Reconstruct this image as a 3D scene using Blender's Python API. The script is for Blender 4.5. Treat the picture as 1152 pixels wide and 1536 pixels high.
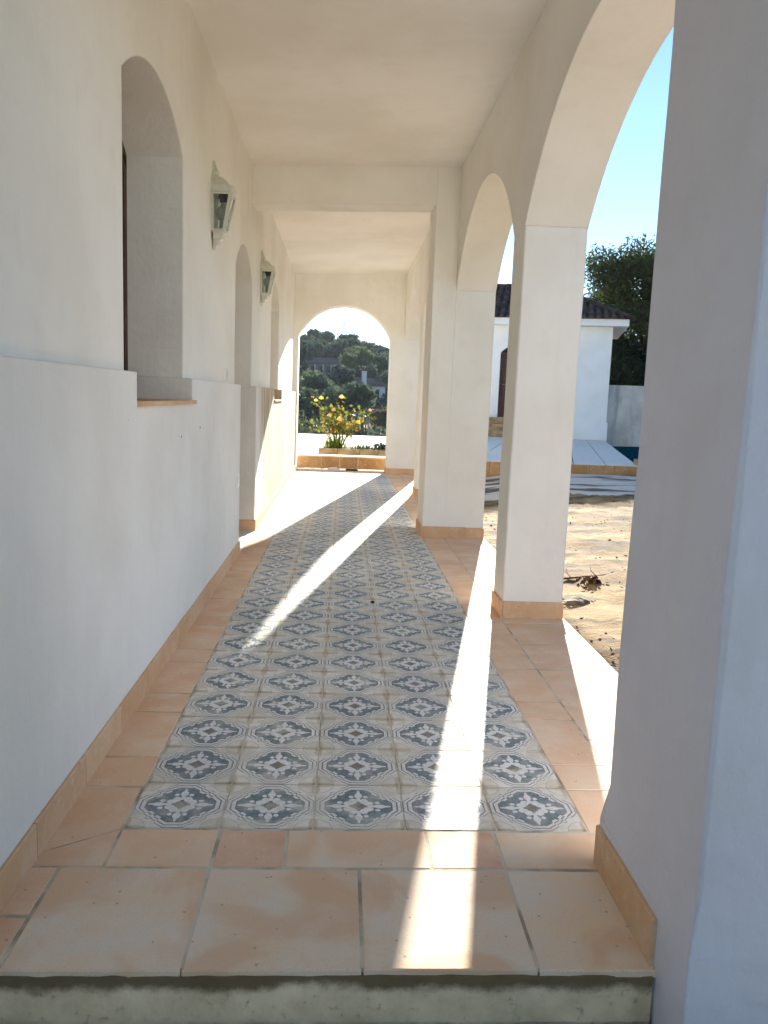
import bpy, bmesh, math, random
import numpy as np
from mathutils import Vector, Matrix

for o in list(bpy.data.objects):
    bpy.data.objects.remove(o, do_unlink=True)
S = bpy.context.scene
COL = S.collection
R = math.radians
rnd = random.Random(7)
nrng = np.random.default_rng(11)

# ------------------------------------------------------------------ camera
CAM_H = 1.534
cam_d = bpy.data.cameras.new('camera')
cam = bpy.data.objects.new('camera', cam_d)
COL.objects.link(cam)
pitch, yaw, roll = R(-8.03), R(3.13), R(2.17)
fw = Vector((math.sin(yaw)*math.cos(pitch), math.cos(yaw)*math.cos(pitch), math.sin(pitch)))
rt0 = Vector((math.cos(yaw), -math.sin(yaw), 0))
up0 = rt0.cross(fw)
rt = math.cos(roll)*rt0 + math.sin(roll)*up0
up = -math.sin(roll)*rt0 + math.cos(roll)*up0
cam.matrix_world = Matrix(((rt.x, up.x, -fw.x, 0), (rt.y, up.y, -fw.y, 0), (rt.z, up.z, -fw.z, CAM_H), (0, 0, 0, 1)))
cam_d.sensor_fit = 'VERTICAL'
cam_d.sensor_height = 24.0
cam_d.lens = 1203.0/1536.0*24.0
cam_d.clip_start = 0.05
cam_d.clip_end = 3000
S.camera = cam

# ------------------------------------------------------------------ light
SUN_AZ, SUN_EL = 11.5, 17.6          # degrees right of +y, above the horizon
world = bpy.data.worlds.new('World')
S.world = world
world.use_nodes = True
wn = world.node_tree
wn.nodes.clear()
sky = wn.nodes.new('ShaderNodeTexSky')
sky.sky_type = 'NISHITA'
sky.sun_disc = False
sky.sun_elevation = R(SUN_EL)
sky.sun_rotation = R(SUN_AZ)
sky.air_density = 0.82
sky.dust_density = 0.0
sky.ozone_density = 2.4
bg = wn.nodes.new('ShaderNodeBackground')
bg.inputs['Strength'].default_value = 0.062
out = wn.nodes.new('ShaderNodeOutputWorld')
wn.links.new(sky.outputs[0], bg.inputs[0])
wn.links.new(bg.outputs[0], out.inputs[0])

sun_d = bpy.data.lights.new('sun', 'SUN')
sun_d.energy = 4.4
sun_d.angle = R(0.53)
sun_d.color = (1.0, 0.935, 0.83)
sun = bpy.data.objects.new('sun', sun_d)
COL.objects.link(sun)
az, el = R(SUN_AZ), R(SUN_EL)
sdir = Vector((math.sin(az)*math.cos(el), math.cos(az)*math.cos(el), math.sin(el)))
sun.rotation_euler = sdir.to_track_quat('Z', 'Y').to_euler()
sun.location = (6, 25, 14)

S.render.engine = 'CYCLES'
S.cycles.max_bounces = 12
S.cycles.diffuse_bounces = 8
S.view_settings.view_transform = 'Standard'
S.view_settings.look = 'None'
S.view_settings.exposure = 2.15
S.view_settings.gamma = 1.0
S.view_settings.use_curve_mapping = False


# ------------------------------------------------------------------ materials
def lin(r, g, b):
    f = lambda c: (c/255/12.92) if c/255 <= .04045 else ((c/255+.055)/1.055)**2.4
    return (f(r), f(g), f(b), 1)


class NT:
    """small helper round a node tree"""
    def __init__(s, name):
        s.m = bpy.data.materials.new(name)
        s.m.use_nodes = True
        s.t = s.m.node_tree
        s.n = s.t.nodes
        s.b = s.n['Principled BSDF']
        s.b.inputs['Specular IOR Level'].default_value = 0.3
        s.tc = s.n.new('ShaderNodeTexCoord')
        s.obj = s.tc.outputs['Object']

    def put(s, sock, v):
        if isinstance(v, bpy.types.NodeSocket):
            s.t.links.new(v, sock)
        else:
            sock.default_value = v

    def math(s, op, a, b=0.0, c=0.0):
        n = s.n.new('ShaderNodeMath')
        n.operation = op
        s.put(n.inputs[0], a)
        s.put(n.inputs[1], b)
        s.put(n.inputs[2], c)
        return n.outputs[0]

    def mix(s, f, a, b, mode='MIX'):
        n = s.n.new('ShaderNodeMix')
        n.data_type = 'RGBA'
        n.blend_type = mode
        s.put(n.inputs[0], f)
        s.put(n.inputs[6], a)
        s.put(n.inputs[7], b)
        return n.outputs[2]

    def noise(s, scale, detail=4, vec=None, rough=.55, dist=0.0):
        n = s.n.new('ShaderNodeTexNoise')
        n.inputs['Scale'].default_value = scale
        n.inputs['Detail'].default_value = detail
        n.inputs['Roughness'].default_value = rough
        n.inputs['Distortion'].default_value = dist
        s.t.links.new(vec or s.obj, n.inputs['Vector'])
        return n.outputs[0]

    def ramp(s, f, a, b):
        n = s.n.new('ShaderNodeMapRange')
        n.interpolation_type = 'SMOOTHSTEP'
        s.put(n.inputs[0], f)
        n.inputs[1].default_value = a
        n.inputs[2].default_value = b
        return n.outputs[0]

    def mapping(s, scale=(1, 1, 1), loc=None, vec=None):
        n = s.n.new('ShaderNodeMapping')
        s.t.links.new(vec or s.obj, n.inputs['Vector'])
        n.inputs['Scale'].default_value = scale
        if loc is not None:
            s.put(n.inputs['Location'], loc)
        return n.outputs[0]

    def bump(s, h, strength=.2, dist=.01, prev=None):
        n = s.n.new('ShaderNodeBump')
        n.inputs['Strength'].default_value = strength
        n.inputs['Distance'].default_value = dist
        s.t.links.new(h, n.inputs['Height'])
        if prev:
            s.t.links.new(prev, n.inputs['Normal'])
        s.t.links.new(n.outputs[0], s.b.inputs['Normal'])
        return n.outputs[0]

    def color(s, v):
        s.put(s.b.inputs['Base Color'], v)

    def rough(s, v):
        s.put(s.b.inputs['Roughness'], v)

    def rand(s):
        return s.n.new('ShaderNodeObjectInfo').outputs['Random']

    def randvec(s, k=37.0):
        n = s.n.new('ShaderNodeCombineXYZ')
        r = s.rand()
        s.t.links.new(s.math('MULTIPLY', r, k), n.inputs[0])
        s.t.links.new(s.math('MULTIPLY', r, k*1.7), n.inputs[1])
        return n.outputs[0]


def plaster(name, base=(237, 235, 229), stains=0.0, fine=1.0):
    N = NT(name)
    n1 = N.noise(1.1, 5)
    n2 = N.noise(7, 5)
    n3 = N.noise(95, 2)
    n4 = N.noise(24, 4)
    c = N.mix(N.ramp(n1, .35, .7), lin(*base), lin(base[0]-9, base[1]-10, base[2]-13))
    c = N.mix(N.math('MULTIPLY', N.ramp(n2, .52, .8), .25), c, lin(base[0]-20, base[1]-22, base[2]-27))
    # vertical run-off streaks
    st = N.noise(2.0, 4, N.mapping((3.2, 3.2, .4)))
    c = N.mix(N.math('MULTIPLY', N.ramp(st, .55, .8), .07+stains*.6), c, lin(176, 168, 152))
    # a few knocks and pits
    v = N.n.new('ShaderNodeTexVoronoi')
    v.inputs['Scale'].default_value = 2.3
    N.t.links.new(N.obj, v.inputs['Vector'])
    pit = N.math('LESS_THAN', v.outputs['Distance'], .012)
    c = N.mix(N.math('MULTIPLY', pit, .55), c, lin(120, 112, 104))
    N.color(c)
    N.rough(.85)
    brush = N.noise(34, 3, N.mapping((1, 1, .14)), .6)
    trowel = N.noise(3.2, 4, None, .55, 1.2)
    h = N.math('ADD', N.math('ADD', N.math('MULTIPLY', brush, .5), N.math('MULTIPLY', trowel, 3.0)), N.math('MULTIPLY', n3, .25))
    h = N.math('ADD', h, N.math('ADD', N.math('MULTIPLY', n4, .8), N.math('MULTIPLY', n2, 2.2)))
    bv = N.n.new('ShaderNodeBevel')
    bv.samples = 4
    bv.inputs['Radius'].default_value = .014
    N.bump(h, .5*fine, .006, bv.outputs[0])
    return N.m


M = {}
M['wall'] = plaster('white_plaster')
M['plinth'] = plaster('white_plinth_plaster', (222, 217, 206), stains=0.25)
# streaked far end of the plinth
N = NT('streaked_plinth_plaster')
n1 = N.noise(1.1, 5)
st = N.noise(5.0, 6, N.mapping((3, 3, .25)), .6)
st2 = N.noise(16, 4, N.mapping((2, 2, .12)))
c = N.mix(N.ramp(n1, .35, .7), lin(234, 232, 226), lin(224, 221, 213))
sep = N.n.new('ShaderNodeSeparateXYZ')
N.t.links.new(N.obj, sep.inputs[0])
far = N.ramp(sep.outputs[1], 9.05, 10.2)
c = N.mix(N.math('MULTIPLY', far, .85), c, lin(196, 180, 150))
c = N.mix(N.math('MULTIPLY', N.ramp(st, .40, .62), N.math('ADD', N.math('MULTIPLY', far, .9), .012)), c, lin(122, 98, 68))
c = N.mix(N.math('MULTIPLY', N.ramp(st2, .5, .75), N.math('ADD', N.math('MULTIPLY', far, .6), .02)), c, lin(150, 130, 100))
v = N.n.new('ShaderNodeTexVoronoi')
v.inputs['Scale'].default_value = 1.7
N.t.links.new(N.obj, v.inputs['Vector'])
c = N.mix(N.math('MULTIPLY', N.math('LESS_THAN', v.outputs['Distance'], .011), .6), c, lin(110, 104, 98))
N.color(c)
N.rough(.85)
bv = N.n.new('ShaderNodeBevel')
bv.samples = 4
bv.inputs['Radius'].default_value = .012
hb = N.math('ADD', N.math('MULTIPLY', N.noise(24, 4), .8), N.math('MULTIPLY', N.noise(7, 5), 2.4))
hb = N.math('ADD', hb, N.math('ADD', N.math('MULTIPLY', N.noise(34, 3, N.mapping((1, 1, .14)), .6), .7), N.math('MULTIPLY', N.noise(3.2, 4, None, .55, 1.2), 3.0)))
N.bump(hb, .55, .006, bv.outputs[0])
M['plinth'] = N.m
M['pillar0'] = plaster('shade_greyed_plaster', (218, 217, 226), fine=1.4)  # grey tint in the colour stands in for weaker light on the near pillar
M['ceiling'] = plaster('white_ceiling_paint', (238, 236, 231), fine=.5)


def terracotta(name, a, b, d, e=(200, 150, 114)):
    N = NT(name)
    vec = N.n.new('ShaderNodeVectorMath')
    vec.operation = 'ADD'
    N.t.links.new(N.obj, vec.inputs[0])
    N.t.links.new(N.randvec(), vec.inputs[1])
    vv = vec.outputs[0]
    r = N.rand()
    n1 = N.noise(5, 5, vv, .6)
    n2 = N.noise(28, 4, vv)
    n3 = N.noise(160, 2, vv)
    c = N.mix(r, lin(*a), lin(*b))
    c = N.mix(N.math('MULTIPLY', N.ramp(n1, .35, .72), .75), c, lin(*d))
    c = N.mix(N.math('MULTIPLY', N.ramp(n2, .5, .8), .5), c, lin(226, 208, 182))
    c = N.mix(N.math('MULTIPLY', N.ramp(n3, .55, .8), .35), c, lin(140, 104, 76))
    vo = N.n.new('ShaderNodeTexVoronoi')
    vo.inputs['Scale'].default_value = 17
    N.t.links.new(vv, vo.inputs['Vector'])
    c = N.mix(N.math('MULTIPLY', N.math('LESS_THAN', vo.outputs['Distance'], .075), .5), c, lin(120, 96, 74))
    c = N.mix(N.math('MULTIPLY', N.ramp(N.noise(2.6, 4, vv, .5, .6), .46, .62), .55), c, lin(*e))
    N.color(c)
    N.rough(N.math('ADD', N.math('MULTIPLY', n1, .25), .58))
    N.b.inputs['Specular IOR Level'].default_value = .12
    N.bump(N.math('ADD', N.math('MULTIPLY', n2, 1.0), N.math('MULTIPLY', n3, .4)), .3, .004)
    return N.m


M['terracotta'] = terracotta('terracotta', (228, 192, 158), (218, 180, 146), (230, 208, 182), (216, 174, 136))
M['terracotta_pale'] = terracotta('pale_terracotta', (232, 209, 180), (226, 201, 171), (222, 213, 200), (214, 168, 126))
M['terracotta_pink'] = terracotta('pinkish_terracotta', (222, 182, 154), (216, 174, 146), (226, 196, 168))
M['skirting'] = terracotta('skirting_terracotta', (216, 178, 142), (206, 166, 128), (218, 190, 158), (202, 158, 116))

N = NT('grout')
N.color(N.mix(N.ramp(N.noise(6, 4), .4, .7), lin(206, 194, 174), lin(146, 134, 114)))
N.rough(.95)
M['grout'] = N.m

# patterned encaustic tile -------------------------------------------------
T = 1/3
N = NT('patterned_tile_print')
sep = N.n.new('ShaderNodeSeparateXYZ')
N.t.links.new(N.obj, sep.inputs[0])
a = N.math('ABSOLUTE', N.math('MULTIPLY', sep.outputs[0], 2/T))
b = N.math('ABSOLUTE', N.math('MULTIPLY', sep.outputs[1], 2/T))
p = N.math('MAXIMUM', a, b)
q = N.math('MINIMUM', a, b)
ratio = N.math('DIVIDE', q, N.math('MAXIMUM', p, .001))
f = N.math('MAXIMUM', p, N.math('MULTIPLY', N.math('ADD', p, N.math('MULTIPLY', q, .84)), .85))
f = N.math('ADD', f, N.math('MULTIPLY', N.ramp(ratio, .50, .55), .075))
f = N.math('SUBTRACT', f, N.math('MULTIPLY', N.ramp(ratio, .84, .92), .07))
lt = lambda x, y: N.math('LESS_THAN', x, y)
mul = lambda x, y: N.math('MULTIPLY', x, y)
sub = lambda x, y: N.math('SUBTRACT', x, y)
mx = lambda x, y: N.math('MAXIMUM', x, y)


def ell(px, py, cx, cy, rx, ry):
    dx = N.math('DIVIDE', sub(px, cx), rx)
    dy = N.math('DIVIDE', sub(py, cy), ry)
    return lt(N.math('ADD', mul(dx, dx), mul(dy, dy)), 1.0)


def band(x, lo, hi):
    return mul(N.math('GREATER_THAN', x, lo), lt(x, hi))


vec = N.n.new('ShaderNodeVectorMath')
vec.operation = 'ADD'
N.t.links.new(N.obj, vec.inputs[0])
N.t.links.new(N.randvec(53), vec.inputs[1])
vv = vec.outputs[0]
wear = N.noise(9, 6, vv, .62)
fine_n = N.noise(60, 4, vv, .6)
cream = N.mix(N.ramp(fine_n, .35, .7), lin(226, 224, 218), lin(206, 203, 194))
beige = N.mix(N.ramp(wear, .4, .65), lin(222, 217, 206), lin(204, 195, 176))
blue = N.mix(N.ramp(fine_n, .3, .72), lin(98, 114, 122), lin(134, 146, 150))
blue = N.mix(mul(N.rand(), .4), blue, lin(106, 116, 112))
c = cream
c = N.mix(N.math('GREATER_THAN', f, 1.02), c, beige)
c = N.mix(mul(band(f, .96, .995), .75), c, lin(120, 122, 120))
c = N.mix(mul(band(f, .86, .895), .9), c, lin(92, 100, 106))
c = N.mix(lt(f, .775), c, blue)
c = N.mix(mul(band(f, .75, .775), .5), c, lin(76, 86, 92))
# corner quarter rosette
ca, cb = sub(1.0, a), sub(1.0, b)
cd = N.math('SQRT', N.math('ADD', mul(ca, ca), mul(cb, cb)))
cp, cq = mx(ca, cb), N.math('MINIMUM', ca, cb)
c = N.mix(mul(ell(cp, cq, .22, .0, .22, .10), .7), c, lin(186, 170, 134))
c = N.mix(mul(band(cd, .40, .43), .45), c, lin(160, 152, 134))
c = N.mix(mul(lt(cd, .11), .75), c, lin(136, 126, 108))
c = N.mix(mul(band(cd, .13, .16), .5), c, lin(168, 154, 126))
# flower
fl = ell(p, q, .225, .125, .115, .095)
fl = mx(fl, ell(p, q, .32, 0, .12, .045))
fl = mx(fl, ell(p, q, .49, 0, .13, .088))
fl = mx(fl, ell(p, q, .64, 0, .10, .034))
fl = mx(fl, ell(p, q, .43, .165, .062, .055))
c = N.mix(fl, c, N.mix(N.ramp(fine_n, .4, .7), lin(228, 227, 224), lin(206, 204, 198)))
c = N.mix(mul(lt(p, .10), lt(q, .075)), c, lin(132, 120, 100))
# wear: the print fades in patches; dirt sits along the tile edges
c = N.mix(mul(N.math('GREATER_THAN', p, .983), .6), c, lin(118, 112, 100))
c = N.mix(mul(mul(N.ramp(p, .88, 1.0), N.ramp(wear, .45, .6)), .3), c, lin(158, 148, 126))
tone = N.n.new('ShaderNodeHueSaturation')
tone.inputs['Value'].default_value = 1
N.t.links.new(N.math('ADD', mul(N.rand(), .2), .86), tone.inputs['Value'])
N.t.links.new(c, tone.inputs['Color'])
c = tone.outputs[0]
fade = mul(N.ramp(wear, .42, .66), N.math('ADD', mul(N.rand(), .6), .15))
c = N.mix(fade, c, lin(206, 201, 188))
c = N.mix(mul(N.ramp(N.noise(150, 2, vv), .6, .75), .3), c, lin(170, 160, 138))
N.color(c)
N.rough(N.math('ADD', mul(wear, .25), .48))
N.b.inputs['Specular IOR Level'].default_value = .16
N.bump(N.math('ADD', fine_n, mul(wear, 2.0)), .16, .003)
M['pattern'] = N.m

# concrete step
N = NT('mossy_concrete')
sep = N.n.new('ShaderNodeSeparateXYZ')
N.t.links.new(N.obj, sep.inputs[0])
n1 = N.noise(5, 6, None, .65)
n2 = N.noise(40, 4)
c = N.mix(N.ramp(n1, .3, .7), lin(236, 216, 184), lin(204, 184, 150))
edge = N.ramp(N.math('ADD', sep.outputs[2], mul(N.noise(6, 5, None, .65), .11)), -.015, .02)
c = N.mix(mul(edge, .9), c, lin(96, 80, 54))
c = N.mix(mul(N.ramp(N.noise(2.2, 3), .5, .66), .35), c, lin(128, 112, 70))
c = N.mix(mul(N.ramp(n2, .6, .8), .5), c, lin(60, 56, 48))
N.color(c)
N.rough(.95)
N.bump(N.math('ADD', n1, mul(n2, .5)), .6, .01)
M['concrete'] = N.m

# dirt
N = NT('sandy_ground')
n1 = N.noise(.9, 6, N.mapping((.5, 1.3, 1)), .62)
n2 = N.noise(6, 6, N.mapping((.9, 1.1, 1)), .65)
n3 = N.noise(60, 3)
c = N.mix(N.ramp(n1, .3, .7), lin(164, 136, 88), lin(110, 86, 54))
c = N.mix(mul(N.ramp(n2, .5, .72), .55), c, lin(184, 160, 114))
c = N.mix(mul(N.ramp(N.noise(2.3, 5, N.mapping((.5, 1.8, 1))), .5, .6), .85), c, lin(80, 66, 48))
c = N.mix(mul(N.ramp(n3, .6, .8), .45), c, lin(88, 72, 54))
N.color(c)
N.rough(.95)
N.bump(N.math('ADD', mul(n2, 1.2), mul(n3, .8)), .6, .02)
M['dirt'] = N.m

N = NT('old_path_slabs')
n1 = N.noise(1.0, 5, N.mapping((.5, 1.6, 1)))
n2 = N.noise(5, 5, N.mapping((.5, 1.4, 1)))
c = N.mix(N.ramp(n1, .45, .54), lin(214, 206, 192), lin(98, 86, 68))
c = N.mix(mul(N.ramp(n2, .55, .7), .6), c, lin(150, 136, 116))
N.color(c)
N.rough(.9)
N.bump(n2, .5, .02)
M['path'] = N.m

N = NT('pale_paving')
n1 = N.noise(1.5, 5)
br = N.n.new('ShaderNodeTexBrick')
br.offset = 0
br.inputs['Scale'].default_value = 1
br.inputs['Brick Width'].default_value = .4
br.inputs['Row Height'].default_value = .4
br.inputs['Mortar Size'].default_value = .006
br.inputs['Color1'].default_value = lin(214, 204, 184)
br.inputs['Color2'].default_value = lin(204, 192, 170)
br.inputs['Mortar'].default_value = lin(150, 140, 122)
N.t.links.new(N.obj, br.inputs['Vector'])
N.color(N.mix(mul(N.ramp(n1, .4, .7), .4), br.outputs[0], lin(190, 176, 150)))
N.rough(.8)
M['paving'] = N.m


def plain(name, rgb, rough=.8, var=12, scale=8, metal=0, bump=.2, spec=.3):
    N = NT(name)
    n = N.noise(scale, 5)
    lo = tuple(max(0, v-var) for v in rgb)
    N.color(N.mix(N.ramp(n, .35, .68), lin(*rgb), lin(*lo)))
    N.rough(rough)
    N.b.inputs['Metallic'].default_value = metal
    N.b.inputs['Specular IOR Level'].default_value = spec
    if bump:
        N.bump(n, bump, .008)
    return N.m


M['platform_tile'] = plain('grey_white_paving_slab', (238, 230, 216), .75)
M['house_white'] = plain('white_house_paint', (228, 228, 226), .85, 8, 1.5)
M['roof'] = plain('dark_brown_roof_tile', (84, 70, 62), .85, 36, 3)
M['wood'] = plain('dark_brown_wood', (78, 46, 34), .5, 22, 12)
M['lantern'] = plain('white_cast_metal', (206, 206, 192), .38, 8, 20, spec=.5, bump=.08)
M['socket'] = plain('black_lamp_socket', (22, 20, 18), .45, 6)
M['switch'] = plain('white_plastic', (228, 228, 224), .35, 4, bump=0)
M['dark'] = plain('dark_drain_metal', (44, 36, 30), .7, 12)
M['bark'] = plain('bark', (84, 66, 52), .95, 30, 14)
M['soil'] = plain('dark_soil', (86, 66, 48), .95, 30, 18)
M['drytwig'] = plain('dry_twig', (92, 72, 54), .9, 30, 30)
M['dryleaf'] = plain('dry_brown_leaf', (98, 64, 42), .85, 36, 20)
M['stone'] = plain('grey_stone', (118, 106, 90), .9, 30, 9)
M['planter'] = plain('sandstone_planter', (178, 150, 112), .9, 36, 6)
M['kerb'] = terracotta('ochre_kerb_tile', (186, 142, 96), (174, 128, 82), (192, 156, 112), (160, 116, 72))
M['pebble'] = plain('black_pebble', (34, 30, 28), .7, 8)
M['mast'] = plain('grey_mast_steel', (120, 122, 124), .5, 6)
M['farwall'] = plain('far_house_paint', (208, 208, 208), .85, 18, .4)
M['fargrey'] = plain('far_grey_house_paint', (128, 122, 116), .85, 24, .4)
M['farroof'] = plain('far_roof_tiles', (104, 92, 88), .85, 24, .4)
M['farwindow'] = plain('far_dark_window', (34, 38, 44), .25, 6, 1, bump=0)

N = NT('stained_garden_wall')
st = N.noise(1.6, 5, N.mapping((2, 2, .3)), .6)
c = N.mix(N.ramp(N.noise(1.2, 5), .35, .7), lin(200, 196, 190), lin(170, 164, 158))
c = N.mix(mul(N.ramp(st, .48, .72), .6), c, lin(112, 104, 98))
N.color(c)
N.rough(.92)
N.bump(N.noise(9, 4), .4, .01)
M['gardenwall'] = N.m

N = NT('pool_water')
N.color(lin(8, 62, 70))
N.rough(.3)
N.b.inputs['Specular IOR Level'].default_value = .0
N.bump(N.noise(3, 3), .08, .02)
M['water'] = N.m

N = NT('lantern_glass')
N.color(lin(196, 204, 200))
N.rough(.04)
N.b.inputs['Transmission Weight'].default_value = .94
N.b.inputs['IOR'].default_value = 1.1
M['glass'] = N.m
N = NT('window_glass')
N.color(lin(24, 28, 30))
N.rough(.05)
M['pane'] = N.m
N = NT('frosted_bulb')
N.color(lin(176, 182, 176))
N.rough(.25)
M['bulb'] = N.m


def leafmat(name, c1, c2, trans=.35, rough=.8, scale=1.5, spec=.06):
    N = NT(name)
    n = N.noise(scale, 3)
    g = N.n.new('ShaderNodeNewGeometry')
    r = N.rand()
    c = N.mix(N.ramp(n, .35, .66), lin(*c1), lin(*c2))
    c = N.mix(mul(g.outputs['Random Per Island'], .5), c, lin(*[min(255, int(v*1.25)) for v in c2]))
    N.color(c)
    N.rough(rough)
    N.b.inputs['Specular IOR Level'].default_value = spec
    t = N.n.new('ShaderNodeBsdfTranslucent')
    N.t.links.new(c, t.inputs[0])
    ms = N.n.new('ShaderNodeMixShader')
    ms.inputs[0].default_value = trans
    N.t.links.new(N.b.outputs[0], ms.inputs[1])
    N.t.links.new(t.outputs[0], ms.inputs[2])
    N.t.links.new(ms.outputs[0], N.n['Material Output'].inputs[0])
    return N.m


M['pine'] = leafmat('pine_needles', (80, 86, 50), (52, 62, 38), .4)
M['hedge'] = leafmat('dark_hedge_leaves', (34, 46, 30), (24, 34, 22), .15)
M['oak'] = leafmat('oak_leaves', (88, 100, 80), (66, 80, 66), .28, scale=.3)
M['olive'] = leafmat('olive_leaves', (122, 126, 104), (96, 102, 82), .15)
M['carob'] = leafmat('rusty_leaves', (112, 104, 78), (90, 88, 68), .28, scale=.3)
M['deep'] = leafmat('deep_green_leaves', (68, 84, 76), (52, 68, 64), .22, scale=.3)
M['fresh'] = leafmat('fresh_green_leaves', (100, 112, 78), (76, 94, 66), .28, scale=.3)
M['rose_leaf'] = leafmat('rose_leaves', (126, 124, 52), (84, 92, 38), .45, .6, 6)
M['rose_young'] = leafmat('coppery_young_rose_leaves', (186, 132, 66), (150, 98, 52), .5, .6, 6)
M['grass'] = leafmat('grass_blades', (132, 140, 58), (92, 108, 40), .4)
M['petal'] = leafmat('yellow_rose_petals', (250, 222, 140), (246, 204, 116), .5, .5, 20)
M['petal2'] = leafmat('peach_rose_petals', (248, 210, 150), (242, 188, 132), .5, .5, 20)
M['stem'] = plain('rose_stem', (96, 84, 52), .7, 24, 30)


# ------------------------------------------------------------------ mesh helpers
class MB:
    def __init__(s):
        s.v = []
        s.f = []

    def add(s, vs, fs):
        k = len(s.v)
        s.v += [tuple(x) for x in vs]
        s.f += [tuple(i+k for i in f) for f in fs]
        return s

    def box(s, x0, x1, y0, y1, z0, z1):
        return s.add([(x0, y0, z0), (x1, y0, z0), (x1, y1, z0), (x0, y1, z0), (x0, y0, z1), (x1, y0, z1), (x1, y1, z1), (x0, y1, z1)],
                     [(3, 2, 1, 0), (4, 5, 6, 7), (0, 1, 5, 4), (1, 2, 6, 5), (2, 3, 7, 6), (3, 0, 4, 7)])

    def frustum(s, lo, hi):
        """lo, hi: (x0,x1,y0,y1,z)"""
        r = lambda t: [(t[0], t[2], t[4]), (t[1], t[2], t[4]), (t[1], t[3], t[4]), (t[0], t[3], t[4])]
        return s.add(r(lo)+r(hi), [(3, 2, 1, 0), (4, 5, 6, 7), (0, 1, 5, 4), (1, 2, 6, 5), (2, 3, 7, 6), (3, 0, 4, 7)])

    def tube(s, pts, rad, n=6):
        pts = [Vector(p_) for p_ in pts]
        if not isinstance(rad, (list, tuple)):
            rad = [rad]*len(pts)
        k = len(s.v)
        for i, p_ in enumerate(pts):
            d = (pts[min(i+1, len(pts)-1)]-pts[max(i-1, 0)]).normalized()
            a_ = d.orthogonal().normalized() if abs(d.z) > .95 else d.cross(Vector((0, 0, 1))).normalized()
            b_ = d.cross(a_)
            for j in range(n):
                t = 2*math.pi*j/n
                s.v.append(tuple(p_+rad[i]*(math.cos(t)*a_+math.sin(t)*b_)))
        for i in range(len(pts)-1):
            for j in range(n):
                j2 = (j+1) % n
                s.f.append((k+i*n+j, k+i*n+j2, k+(i+1)*n+j2, k+(i+1)*n+j))
        s.f.append(tuple(k+j for j in range(n))[::-1])
        s.f.append(tuple(k+(len(pts)-1)*n+j for j in range(n)))
        return s

    def lathe(s, prof, c, n=12, half=None):
        """prof: (r,z) list; half=(a0,a1) for a partial turn"""
        k = len(s.v)
        a0, a1 = half or (0, 2*math.pi)
        m = n+1 if half else n
        for r, z in prof:
            for j in range(m):
                t = a0+(a1-a0)*j/n
                s.v.append((c[0]+r*math.cos(t), c[1]+r*math.sin(t), c[2]+z))
        for i in range(len(prof)-1):
            for j in range(n):
                j2 = (j+1) if half else (j+1) % n
                s.f.append((k+i*m+j, k+i*m+j2, k+(i+1)*m+j2, k+(i+1)*m+j))
        return s

    def mesh(s, name, mat, smooth=False):
        me = bpy.data.meshes.new(name)
        me.from_pydata(s.v, [], s.f)
        me.materials.append(mat)
        if smooth:
            me.polygons.foreach_set('use_smooth', [True]*len(me.polygons))
        me.update()
        return me

    def build(s, name, mat, parent=None, loc=(0, 0, 0), smooth=False, fix=False):
        me = s.mesh(name, mat, smooth)
        if fix:
            bm = bmesh.new()
            bm.from_mesh(me)
            bmesh.ops.remove_doubles(bm, verts=bm.verts, dist=1e-5)
            bmesh.ops.recalc_face_normals(bm, faces=bm.faces)
            bm.to_mesh(me)
            bm.free()
        return link(name, me, parent, loc)


def link(name, me, parent=None, loc=(0, 0, 0), rot=None):
    o = bpy.data.objects.new(name, me)
    COL.objects.link(o)
    o.location = loc
    if rot:
        o.rotation_euler = rot
    if parent:
        o.parent = parent
    return o


def tag(o, label=None, cat=None, group=None, kind=None):
    if label:
        o['label'] = label
    if cat:
        o['category'] = cat
    if group:
        o['group'] = group
    if kind:
        o['kind'] = kind
    return o


def thing(name, label, cat, loc=(0, 0, 0), group=None, rz=0.0):
    o = bpy.data.objects.new(name, None)
    COL.objects.link(o)
    o.location = loc
    o.rotation_euler = (0, 0, rz)
    o.empty_display_size = .2
    return tag(o, label, cat, group)


def leaf_mesh(name, cen, size, mat, aspect=.5, flat=0.0, fold=True):
    """cloud of leaf quads round centres (n,3); size scalar or (n,)"""
    n = len(cen)
    d = nrng.normal(size=(n, 3))
    d /= np.linalg.norm(d, axis=1)[:, None]
    e = nrng.normal(size=(n, 3))
    e[:, 2] *= (1-flat)
    d[:, 2] *= (1-flat)
    d /= np.linalg.norm(d, axis=1)[:, None]
    e -= (e*d).sum(1)[:, None]*d
    e /= np.linalg.norm(e, axis=1)[:, None]
    sz = np.broadcast_to(np.asarray(size, float), (n,))*nrng.uniform(.6, 1.35, n)
    A = d*sz[:, None]*.5
    B = e*sz[:, None]*.5*aspect
    V = np.stack([cen-A, cen+B-A*.1, cen+A, cen-B-A*.1], 1).reshape(-1, 3)
    me = bpy.data.meshes.new(name)
    me.vertices.add(4*n)
    me.vertices.foreach_set('co', V.ravel())
    me.loops.add(4*n)
    me.loops.foreach_set('vertex_index', np.arange(4*n, dtype=np.int32))
    me.polygons.add(n)
    me.polygons.foreach_set('loop_start', np.arange(0, 4*n, 4, dtype=np.int32))
    me.polygons.foreach_set('loop_total', np.full(n, 4, dtype=np.int32))
    me.materials.append(mat)
    me.update(calc_edges=True)
    me.validate()
    return me


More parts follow.
